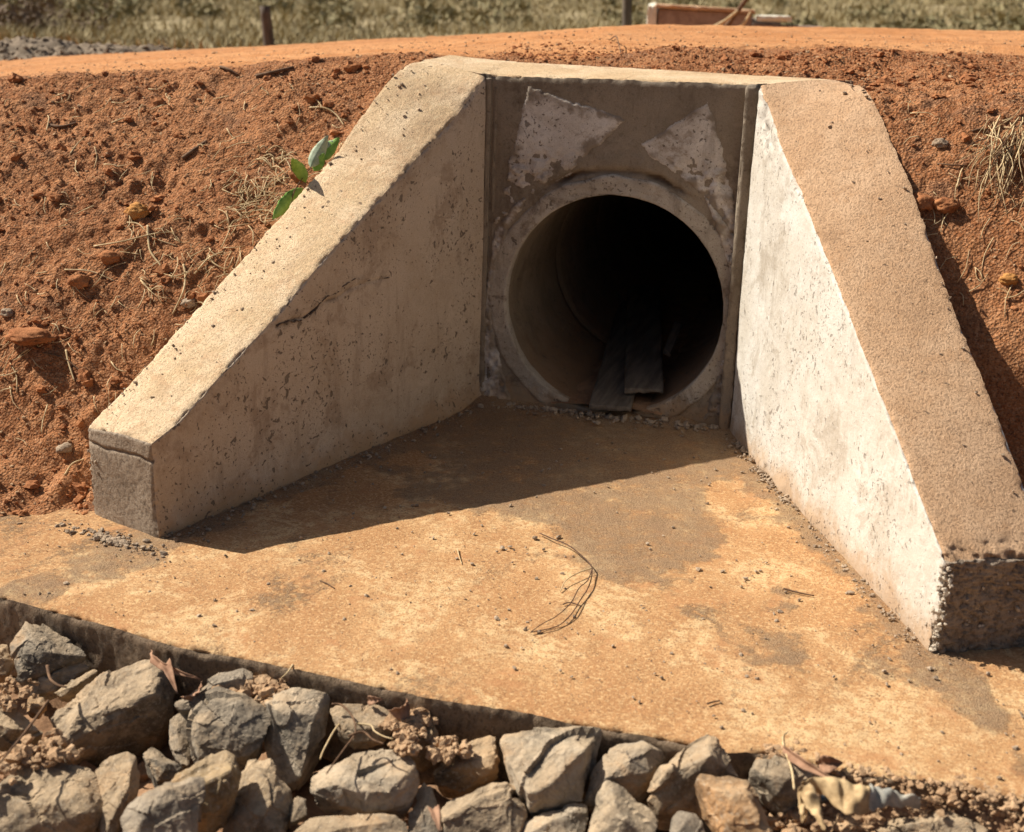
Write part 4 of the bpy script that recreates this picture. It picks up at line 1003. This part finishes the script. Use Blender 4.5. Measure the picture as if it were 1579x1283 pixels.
# ------------------------------------------------------------------ wire loop and twigs on the apron
def strand(name, label, cat, px_list, r, mat, zoff=0.006, group=None, terrain=False, arch=0.0, z=0.0, kindname=None):
    pts = []
    for i, (u, v) in enumerate(px_list):
        p = hit(u, v) if terrain else on_z(u, v, z)
        t = i / max(1, len(px_list) - 1)
        pts.append(p + np.array([0, 0, zoff + arch * math.sin(math.pi * t)]))
    g = Geo(); P = spline(pts, max(6, 5 * len(pts))); g.tube(P, r, 6, 0.6)
    o = g.build(name, MAT[mat], None, tuple(pts[0]))
    return tag(o, label, cat, group)
w = empty('wire_loop', tuple(on_z(913, 878)))
def sub_strand(parent, name, px_list, r, mat, zs):
    pts = [on_z(u, v, z) for (u, v), z in zip(px_list, zs)]
    g = Geo(); g.tube(spline(pts, 6 * len(pts)), r, 6, 0.7); return g.build(name, MAT[mat], parent, tuple(parent.location))
sub_strand(w, 'strand', [(832,822),(850,830),(875,840),(895,855),(908,868),(913,878),(911,895),(905,910),(895,925),(880,948),(858,966),(818,975)], 0.0024, 'wire', [.008,.012,.016,.02,.022,.024,.022,.018,.014,.012,.01,.008])
sub_strand(w, 'strand', [(913,878),(906,895),(892,908),(880,930),(858,950),(836,962),(818,975)], 0.0020, 'wire', [.024,.03,.034,.036,.03,.02,.008])
sub_strand(w, 'strand', [(913,876),(890,884),(872,896),(864,912)], 0.0022, 'straw', [.024,.028,.02,.008])
sub_strand(w, 'strand', [(868,932),(878,929),(896,934)], 0.0024, 'wire', [.008,.01,.008])
tag(w, 'thin dark bent wire loop lying on the sunlit apron', 'wire')
strand('dry_twig', 'short dark twig on the apron near the right wing foot', 'twig', [(1208,910),(1230,916),(1255,921)], 0.004, 'twig')
strand('dry_twig', 'tiny twig on the apron left of centre, in the sun', 'twig', [(494,898),(505,903),(516,910)], 0.003, 'twig')
strand('dry_twig', 'short pale twig standing at the shadow edge on the apron', 'twig', [(705,848),(708,860),(712,872)], 0.0025, 'straw')
strand('dry_twig', 'small dark twig on the right half of the apron', 'twig', [(1090,1088),(1100,1085),(1110,1083)], 0.003, 'twig')

# ------------------------------------------------------------------ stems, straw and twigs on the banks
G1 = 'dry stems on the soil bank'
def bstem(px, r, label, mat='straw', arch=0.012): return strand('straw_stalk', label, 'stem', px, r, mat, 0.006, G1, True, arch)
bstem([(478,168),(500,172),(518,182),(531,196)], 0.005, 'pale curved stem high on the left bank near the wing top')
bstem([(500,172),(488,160),(476,152)], 0.0035, 'thin forked tip of pale stem near the left wing top')
bstem([(228,350),(229,375),(233,395),(250,414)], 0.006, 'thick pale kinked root hanging beside the ochre clod')
bstem([(196,345),(215,352),(236,372),(275,382)], 0.0035, 'pale thin stem crossing above the kinked root')
bstem([(145,382),(190,378),(240,366),(268,360)], 0.004, 'long straight pale stem left of the kinked root')
bstem([(283,410),(286,430),(283,455),(266,487)], 0.005, 'pale root beside the left wing wall, pointing down')
bstem([(100,418),(140,425),(178,436)], 0.004, 'long pale stem at middle height of the left bank')
bstem([(102,542),(106,565),(115,590)], 0.005, 'short thick pale stem low on the left bank')
bstem([(64,546),(100,560),(140,588)], 0.004, 'long thin stem crossing the short thick stem low on the left bank', 'twig')
bstem([(108,240),(120,228),(132,212)], 0.004, 'pale straight stem in the upper left bank')
bstem([(172,192),(190,189),(206,184)], 0.005, 'pale forked straw in the upper left bank')
bstem([(72,204),(76,190),(74,180)], 0.004, 'short upright straw in the upper left corner of the bank')
bstem([(282,247),(298,236),(318,220)], 0.012, 'thick dark stick on the upper left bank', 'twig', 0.004)
bstem([(75,195),(95,198),(118,192)], 0.010, 'dark stick near the top left bank edge', 'twig', 0.002)
bstem([(395,120),(425,116),(452,106)], 0.012, 'thick brown stick at the top of the left bank by the road', 'twig', 0.01)
bstem([(340,105),(352,112),(368,118)], 0.008, 'brown twig at the road edge above the left bank', 'twig', 0.01)
bstem([(322,395),(330,412),(350,420),(360,398)], 0.0035, 'bent straw next to the left wing wall')
bstem([(300,425),(322,405),(345,390)], 0.004, 'yellow straw leaning beside the left wing wall')
bstem([(100,735),(112,722),(130,710)], 0.004, 'pale straw at the foot of the left wing end')
bstem([(1498,205),(1515,207),(1535,216)], 0.006, 'brown curved stick high on the right bank', 'twig')
bstem([(1475,292),(1480,275),(1484,262)], 0.004, 'short pale straw in the right bank')
bstem([(1445,255),(1468,262),(1490,258)], 0.004, 'thin brown root on the right bank below the curved stick', 'twig')
bstem([(942,62),(950,74),(958,88)], 0.004, 'thin upright dark stem behind the headwall', 'twig', 0.05)
g = Geo()
def litter(n, box, rlo, rhi, llo, lhi):
    k = 0
    while k < n:
        u = RNG.uniform(box[0], box[2]); v = RNG.uniform(box[1], box[3]); p = hit(u, v)
        oL = (p[:2] - CL) @ NL; oR = (p[:2] - CR) @ NR
        if oL < TL + 0.02 and oR < TR + 0.02: k += 0.25; continue
        a = RNG.uniform(0, 2 * math.pi); L = RNG.uniform(llo, lhi); P = []
        for t in (-0.5, 0, 0.5):
            x = p[0] + math.cos(a + 0.5 * t) * L * t; y = p[1] + math.sin(a + 0.5 * t) * L * t
            P.append([x, y, float(ground_z(np.array([x]), np.array([y]))[0]) + 0.006 + RNG.uniform(0, 0.012)])
        g.tube(spline(P, 5), RNG.uniform(rlo, rhi), 4, 0.6); k += 1
litter(70, (360, 275, 445, 345), 0.0013, 0.003, 0.05, 0.15)
litter(70, (200, 340, 380, 470), 0.0012, 0.0028, 0.03, 0.12)
litter(190, (0, 130, 560, 700), 0.0014, 0.0034, 0.03, 0.11)
litter(40, (1380, 150, 1579, 480), 0.0012, 0.0026, 0.03, 0.09)
tag(g.build('straw_litter', MAT['straw']), 'short dry straw bits littered over the banks', 'straw', kind='stuff')

# tuft of dry grass hanging on the right bank
base = hit(1545, 215); tf = empty('dry_grass_tuft', tuple(base))
tag(tf, 'clump of dry grass hanging over the eroded right bank', 'grass tuft')
for j in range(3):
    g = Geo(); rng = np.random.default_rng(60 + j)
    for i in range(26):
        u0, v0 = rng.uniform(1515, 1592), rng.uniform(188, 250)
        u1, v1 = u0 + rng.normal(-22, 28), v0 + rng.uniform(5, 105)
        a = hit(u0, v0) + [0, -0.02, 0.03]; b = hit(min(u1, 1600), v1)
        mid = (a + b) / 2 + np.array([rng.normal(0, 0.03), -0.02 - rng.uniform(0, 0.05), rng.uniform(-0.01, 0.05)])
        g.tube(spline([a, mid, b + [0, -0.015, 0.01]], 7), rng.uniform(0.0012, 0.0030), 4, 0.5)
    g.build('grass_blades', MAT['straw' if j < 2 else 'twig'], tf, tuple(base))
# root tangle left of the seedling
base = hit(425, 250); rt_ = empty('root_tangle', tuple(base)); g = Geo(); rng = np.random.default_rng(77)
for i in range(22):
    u0, v0 = rng.uniform(392, 450), rng.uniform(235, 262)
    a = hit(u0, v0) + [0, 0, 0.006]; b = hit(u0 + rng.uniform(-25, 30), v0 + rng.uniform(-6, 22)) + [0, 0, 0.006]
    g.tube(spline([a, (a + b) / 2 + [0, 0, rng.uniform(0.01, 0.03)], b], 6), rng.uniform(0.0018, 0.0042), 4, 0.6)
g.build('root', MAT['straw'], rt_, tuple(base)); tag(rt_, 'tangle of dry roots on the left bank beside the seedling', 'roots')

# ------------------------------------------------------------------ seedling behind the left wing's outer edge
def leaf_mesh(base, tip, width, side, fold=0.25, curl=0.15, n=12, m=6):
    base = np.array(base, float); tip = np.array(tip, float); ax = tip - base; L = np.linalg.norm(ax); t = ax / L
    s = np.array(side, float); s -= t * (s @ t); s /= np.linalg.norm(s); nn = np.cross(t, s); V = []; F = []
    for i in range(n + 1):
        a = i / n; w = width * (math.sin(math.pi * a ** 0.8) ** 0.8) * (1 - 0.15 * a) if 0 < a < 1 else 0.0008
        for j in range(m + 1):
            b = (j / m - 0.5) * 2
            V.append(base + t * (L * a) + s * (b * w * 0.5) + nn * (fold * abs(b) * w * 0.5 + curl * L * math.sin(math.pi * a) * 0.5 + 0.004 * math.sin(a * 25) * abs(b)))
    for i in range(n):
        for j in range(m): k = i * (m + 1) + j; F.append((k, k + 1, k + m + 2, k + m + 1))
    return V, F
def wing_out(u, v, off): 
    p = CL + NL * (TL + off); return on_plane(u, v, [p[0], p[1], 0], [NL[0], NL[1], 0])
sb = wing_out(455, 320, 0.06); seed_ = empty('seedling', tuple(sb))
g = Geo(); g.tube(spline([wing_out(448, 340, 0.05), wing_out(452, 300, 0.05), wing_out(470, 270, 0.05), wing_out(490, 245, 0.05)], 14), 0.003, 6, 0.6)
g.build('stem', MAT['twig'], seed_, tuple(sb))
for (a, b, wd, side, mt, fo) in [((478, 258), (506, 208), 0.075, (1, 0.3, 0.3), 'leaf_pale', 0.45), ((486, 246), (524, 212), 0.085, (0.7, -0.2, 0.9), 'leaf', 0.25),
                                 ((494, 228), (524, 218), 0.055, (0.2, 0.0, 1), 'leaf_pale', 0.3), ((472, 282), (450, 244), 0.070, (1, -0.2, 0.1), 'leaf', 0.3),
                                 ((468, 290), (420, 338), 0.080, (0.9, -0.3, 0.5), 'leaf', 0.25), ((484, 264), (500, 236), 0.06, (1, -0.2, 0.2), 'leaf', 0.2)]:
    la, lb = wing_out(*a, 0.05), wing_out(*b, 0.015); tcv = CAM - la; tcv /= np.linalg.norm(tcv)
    sv_ = np.cross(lb - la, tcv); sv_ = sv_ / np.linalg.norm(sv_) + 0.35 * np.array(side) / np.linalg.norm(side)
    g = Geo(); g.add(*leaf_mesh(la, lb, wd * 0.85, sv_, fo, 0.10)); o = g.build('leaf', MAT[mt], seed_, tuple(sb))
    sm = o.modifiers.new('thick', 'SOLIDIFY'); sm.thickness = 0.0012
tag(seed_, 'green seedling with broad leaves growing behind the left wing wall', 'plant')

# ------------------------------------------------------------------ dry leaves and roots among the rocks
def dry_leaf(px, z, wd, side, label, fold=0.6, curl=0.4):
    a = on_z(*px[0], z); b = on_z(*px[1], z + 0.02); g = Geo(); g.add(*leaf_mesh(a, b, wd, side, fold, curl))
    o = g.build('dry_leaf', MAT['dry_leaf'], None, tuple(a)); sm = o.modifiers.new('thick', 'SOLIDIFY'); sm.thickness = 0.0015
    return tag(o, label, 'leaf', 'dry leaves among the rocks')
dry_leaf([(236, 1002), (312, 1048)], -0.03, 0.028, (0.3, 0.2, 0.8), 'long curled dry leaf against the apron edge at left')
dry_leaf([(258, 1026), (274, 1070)], -0.04, 0.034, (1, 0.2, 0.3), 'folded dry leaf hanging right of the largest boulder')
dry_leaf([(278, 1074), (311, 1050)], -0.05, 0.045, (0.5, 0.5, 0.5), 'broad dry leaf above the big dark rounded boulder')
dry_leaf([(598, 1095), (628, 1076)], -0.02, 0.07, (0.3, 0.2, 0.9), 'curled brown leaf above the tan loaf-shaped rock', 0.9, 0.6)
dry_leaf([(568, 1080), (590, 1078)], -0.03, 0.03, (0.3, 0.2, 0.9), 'small curled leaf left of the curled brown leaf')
dry_leaf([(668, 1250), (678, 1283)], -0.06, 0.03, (1, 0, 0.2), 'narrow pinkish dry leaf at the bottom edge between rocks')
dry_leaf([(1208, 1152), (1290, 1204)], 0.00, 0.03, (0.2, 0.3, 0.9), 'long dark dry leaf blade behind the muddy cloth', 0.8, 0.2)
dry_leaf([(1262, 1178), (1300, 1176)], -0.01, 0.05, (0.2, 0.4, 0.9), 'crumpled dry leaf on the broken apron edge at right', 0.8, 0.5)
R2 = 'thin roots among the rocks'
strand('dry_root', 'arched pale root left of the broad pale boulder', 'root', [(512,1100),(528,1102),(545,1122),(548,1145),(536,1163),(520,1185),(504,1208)], 0.0034, 'twig', 0.03, R2, z=-0.06)
strand('dry_root', 'wavy grey root above the broad pale boulder', 'root', [(550,1135),(572,1138),(578,1147),(592,1155),(606,1159)], 0.003, 'straw', 0.04, R2, z=-0.08)
strand('dry_root', 'forked root lying on top of the broad pale boulder', 'root', [(538,1165),(560,1158),(575,1170),(592,1177)], 0.0035, 'twig', 0.06, R2, z=-0.06)
strand('dry_root', 'thin straight stem in the gap right of the tall pale wedge', 'root', [(541,1113),(520,1130),(500,1165),(494,1180)], 0.0034, 'straw', 0.02, R2, z=-0.10)
strand('dry_root', 'long thin stem leaning left of the largest boulder', 'root', [(78,1114),(60,1140),(38,1170),(10,1205),(0,1218)], 0.004, 'twig', 0.07, R2, z=-0.08)
strand('dry_root', 'curved twig between the pale lumpy rock and the largest boulder', 'root', [(75,1050),(80,1070),(92,1080),(105,1083)], 0.005, 'twig', 0.05, R2, z=-0.07)
strand('dry_root', 'thin stem crossing the apron edge above the tall pale wedge', 'root', [(452,1034),(444,1046),(434,1055)], 0.003, 'straw', 0.02, R2, z=-0.02)
strand('dry_root', 'looped pale grass stem behind the muddy cloth', 'root', [(1222,1243),(1218,1212),(1207,1180),(1205,1160),(1212,1153)], 0.0035, 'straw', 0.05, R2, z=-0.05)

# ------------------------------------------------------------------ muddy cloth
def ribbon(name, mat, parent, top, bot, z0, z1, bulge, n=34, m=14, seed=0, loc=(0, 0, 0)):
    A = spline([on_z(u, v, z0) for u, v in top], n); B = spline([on_z(u, v, z1) for u, v in bot], n)
    V = []; F = []
    for i in range(n):
        for j in range(m):
            t = j / (m - 1); p = A[i] * (1 - t) + B[i] * t
            w = math.sin(math.pi * t)
            p = p + np.array([0, -0.3, 1.0]) * (bulge * w + 0.0055 * math.sin(i * 0.42 + 2.2 * t + seed) * (0.4 + w) + 0.003 * math.sin(i * 0.95 - 5 * t + seed))
            V.append(p)
    for i in range(n - 1):
        for j in range(m - 1): k = i * m + j; F.append((k, k + m, k + m + 1, k + 1))
    V = np.array(V) + 0.006 * np.stack([fbm(np.array(V) * 22, 2, 900 + a + seed) for a in range(3)], -1)
    g = Geo(); g.add(V, F); o = g.build(name, MAT[mat], parent, loc)
    sm = o.modifiers.new('thick', 'SOLIDIFY'); sm.thickness = 0.003; sm.offset = 0
    ss = o.modifiers.new('sub', 'SUBSURF'); ss.levels = 1; ss.render_levels = 1
    return o
cb = on_z(1300, 1225, -0.14); rag = empty('muddy_cloth', tuple(cb))
ribbon('cloth_body', 'cloth', rag, [(1232,1212),(1254,1198),(1290,1200),(1320,1207),(1341,1212)], [(1240,1222),(1262,1222),(1290,1245),(1312,1258),(1340,1252)], 0.08, 0.04, 0.012, seed=1, loc=tuple(cb))
ribbon('cloth_flap', 'cloth', rag, [(1228,1218),(1236,1230),(1246,1246),(1258,1262),(1268,1280)], [(1250,1206),(1262,1228),(1266,1245),(1270,1265),(1273,1283)], 0.075, 0.075, 0.008, seed=3, loc=tuple(cb))
ribbon('cloth_flap', 'cloth', rag, [(1230,1222),(1231,1238),(1234,1256),(1236,1266)], [(1240,1222),(1243,1240),(1245,1254),(1242,1266)], 0.06, 0.05, 0.010, seed=5, loc=tuple(cb))
sl_ = ribbon('sleeve', 'cloth_grey', rag, [(1339,1210),(1362,1214),(1385,1222),(1419,1232)], [(1340,1252),(1362,1246),(1388,1246),(1418,1248)], 0.07, 0.035, 0.014, seed=7, loc=tuple(cb))
tag(sl_, 'grey-white muddy end of the cloth')
ln = ribbon('lining', 'cloth_blue', rag, [(1262,1222),(1280,1224),(1298,1228)], [(1266,1232),(1290,1242),(1312,1256)], 0.035, 0.03, 0.006, n=18, m=8, seed=9, loc=tuple(cb))
tag(rag, 'muddy tan cloth with a grey end crumpled between the rocks', 'cloth')

# ------------------------------------------------------------------ beyond the road
def post(px0, px1, d, r, label):
    a = at_dist(*px0, d); b = at_dist(*px1, d); b[2] = float(ground_z(np.array([b[0]]), np.array([b[1]]), False)[0]) - 0.3 if b[1] < 8.2 else float(field_z(np.array([b[0]]), np.array([b[1]]))[0]) - 0.3
    g = Geo(); P = spline([b, (a + b) / 2 + [0.01, 0, 0], a], 9); g.tube(P, r, 10, 0.85)
    o = g.build('fence_post', MAT['post'], None, tuple(b)); return tag(o, label, 'post', 'fence posts beyond the road')
post((408, 9), (416, 52), 15.5, 0.070, 'dark leaning fence post beyond the road at left')
post((967, -34), (968, 40), 15.5, 0.060, 'dark fence post beyond the road left of the concrete box')
# concrete inlet box on the far side of the road
D0 = 14.0
c0 = at_dist(1004, 40, D0); bxr = empty('concrete_box', (c0[0], c0[1], c0[2] - 0.3))
tag(bxr, 'low brown concrete box with whitewashed edges beyond the road', 'box')
ux = np.array([math.cos(0.16), math.sin(0.16), 0]); uy = np.array([-ux[1], ux[0], 0])
def fbox(name, mat, x0, x1, y0, y1, z0, z1, parent=bxr, tilt=0.0, sd=0):
    o0 = np.array([c0[0], c0[1], c0[2]])
    def fn(U):
        x = x0 + (x1 - x0) * U[:, 0]; y = y0 + (y1 - y0) * U[:, 1]; z = z0 + (z1 - z0) * U[:, 2] + tilt * x
        return o0 + x[:, None] * ux + y[:, None] * uy + np.column_stack([0 * z, 0 * z, z]) - np.array(parent.location)
    P, Q, MI, d = solid(fn=fn, n=(24, 8, 8), size=(x1 - x0, y1 - y0, z1 - z0), chip=0.012, chipw=0.03, amp=0.006, seed=sd)
    return obj(name, make_mesh(name, P, Q, MAT[mat]), parent)
fbox('front_wall', 'brown_wall', 0.06, 1.02, 0.0, 0.15, -0.4, 0.175, tilt=-0.03)
fbox('side_wall', 'white_wash', -0.05, 0.057, -0.03, 1.2, -0.4, 0.205)
fbox('back_wall', 'brown_wall', 0.06, 1.40, 1.05, 1.2, -0.4, 0.10, tilt=-0.02)
fbox('coping', 'top_right', 0.03, 1.05, -0.04, 0.20, 0.178, 0.222, tilt=-0.034)
fbox('white_ledge', 'white_wash', 1.06, 1.42, -0.02, 0.25, 0.075, 0.135, tilt=0.0)
fbox('lower_wall', 'brown_wall', 1.03, 1.75, 0.0, 0.2, -0.4, 0.072, tilt=-0.02)
def branch(px, d, r, label, mat='twig'):
    P = [at_dist(u, v, d) for u, v in px]; g = Geo(); g.tube(spline(P, 10), r, 7, 0.6)
    return tag(g.build('dry_branch', MAT[mat], None, tuple(P[0])), label, 'branch', 'dry branches on the concrete box')
branch([(1118, 44), (1132, 25), (1150, 0), (1162, -14)], 13.6, 0.03, 'thick dark branch leaning on the concrete box')
branch([(1100, 42), (1118, 32), (1138, 16)], 13.5, 0.02, 'thin pale branch left of the thick leaning branch', 'straw')
branch([(1140, 42), (1150, 32), (1158, 18)], 13.5, 0.018, 'thin branch right of the thick leaning branch', 'straw')

# gravel heap at the far left of the road
hc = at_dist(60, 78, 12.5); gx = np.linspace(-2.6, 2.6, 90)
X, Y, F = lattice(gx, gx * 0.6); R_ = np.hypot(X / 1.9, Y / 1.2)
gzz = float(ground_z(np.array([hc[0]]), np.array([hc[1]]), False)[0])
Z = 0.17 * np.clip(1 - R_, 0, 1) ** 0.8 + 0.10 * fbm2(X * 3, Y * 3, 4, 951) + 0.06 * fbm2(X * 11, Y * 11, 2, 955) - 0.10
heap = obj('gravel_heap', make_mesh('gravel_heap', np.stack([X, Y, Z], -1).reshape(-1, 3), F, MAT['grey_gravel']), None, (hc[0] - 0.3, hc[1] + 0.6, gzz + 0.02))
n = 2600; hx = RNG.uniform(-1.9, 1.9, n); hy2 = RNG.uniform(-1.2, 1.2, n); ok = np.hypot(hx / 1.9, hy2 / 1.2) < 1
hx, hy2 = hx[ok], hy2[ok]; hz2 = 0.17 * np.clip(1 - np.hypot(hx / 1.9, hy2 / 1.2), 0, 1) ** 0.8 + 0.10 * fbm2(hx * 3, hy2 * 3, 4, 951) + 0.06 * fbm2(hx * 11, hy2 * 11, 2, 955) - 0.10
lumps('gravel_stones', np.column_stack([hx, hy2, hz2]), sizes(len(hx), 0.012, 0.04, 1.6), MAT['grey_gravel'], 1, heap, seed=29)
tag(heap, 'grey gravel heap beyond the road at the far left', 'gravel heap')

# dry pasture grass and scrub
n = 15000; y = 8.3 + 34 * RNG.uniform(0, 1, n) ** 1.5; x = -0.27 * (y + 5.6) + 1.1 + RNG.uniform(-0.55, 0.55, n) * (y + 7)
zb = field_z(x, y); B = 6
ang = RNG.uniform(0, 2 * math.pi, (n, B)); ln_ = RNG.uniform(0.05, 0.22, (n, B)) * (0.75 + 0.5 * np.clip(fbm2(x * 0.5, y * 0.5, 2, 77), -0.5, 1))[:, None]
sp = RNG.uniform(0.2, 1.5, (n, B)); wdt = 0.010 + 0.0006 * y[:, None]
bx_ = x[:, None] + RNG.normal(0, 0.10, (n, B)); by_ = y[:, None] + RNG.normal(0, 0.10, (n, B)); bz_ = zb[:, None] + 0 * bx_
tx = bx_ + np.cos(ang) * ln_ * sp; ty = by_ + np.sin(ang) * ln_ * sp; tz = bz_ + ln_
a2 = ang + math.pi / 2
V = np.stack([np.stack([bx_ - np.cos(a2) * wdt, by_ - np.sin(a2) * wdt, bz_ - 0.02], -1), np.stack([bx_ + np.cos(a2) * wdt, by_ + np.sin(a2) * wdt, bz_ - 0.02], -1), np.stack([tx, ty, tz], -1)], 2).reshape(-1, 3)
F = np.arange(len(V)).reshape(-1, 3)
tag(obj('dry_grass', make_mesh('dry_grass', V, F, MAT['grass'], smooth=False)), 'dry olive pasture grass covering the field beyond the road', 'grass', kind='stuff')
def scrub(name, n, mat, label, box, hgt, leaf, seed, per=120):
    rng = np.random.default_rng(seed); V = []; 
    for i in range(n):
        y = box[2] + (box[3] - box[2]) * rng.uniform() ** 1.3; x = -0.27 * (y + 5.6) + 1.1 + rng.uniform(box[0], box[1]) * (y + 7)
        z = float(field_z(np.array([x]), np.array([y]))[0]) if y > 8.2 else float(ground_z(np.array([x]), np.array([y]), False)[0])
        h = hgt * rng.uniform(0.6, 1.3)
        d = rng.normal(size=(per, 3)); d /= np.linalg.norm(d, axis=1)[:, None]; d *= rng.uniform(0.35, 1, (per, 1)); d[:, 2] = np.abs(d[:, 2])
        c = np.array([x, y, z]) + d * np.array([h * 1.3, h * 1.1, h])
        a = rng.normal(size=(per, 3)) * leaf; b = rng.normal(size=(per, 3)) * leaf
        V.append(np.stack([c, c + a, c + a * 0.4 + b], 1).reshape(-1, 3))
    V = np.concatenate(V); F = np.arange(len(V)).reshape(-1, 3)
    return tag(obj(name, make_mesh(name, V, F, MAT[mat], smooth=False)), label, 'scrub', kind='stuff')
scrub('green_scrub', 160, 'scrub', 'low dark green scrub in the pasture', (-0.5, 0.5, 13, 42), 0.34, 0.06, 21)
scrub('dead_scrub', 26, 'brown_scrub', 'brown dead scrub at the far left of the pasture', (-0.52, -0.34, 9.0, 16), 0.34, 0.05, 22)
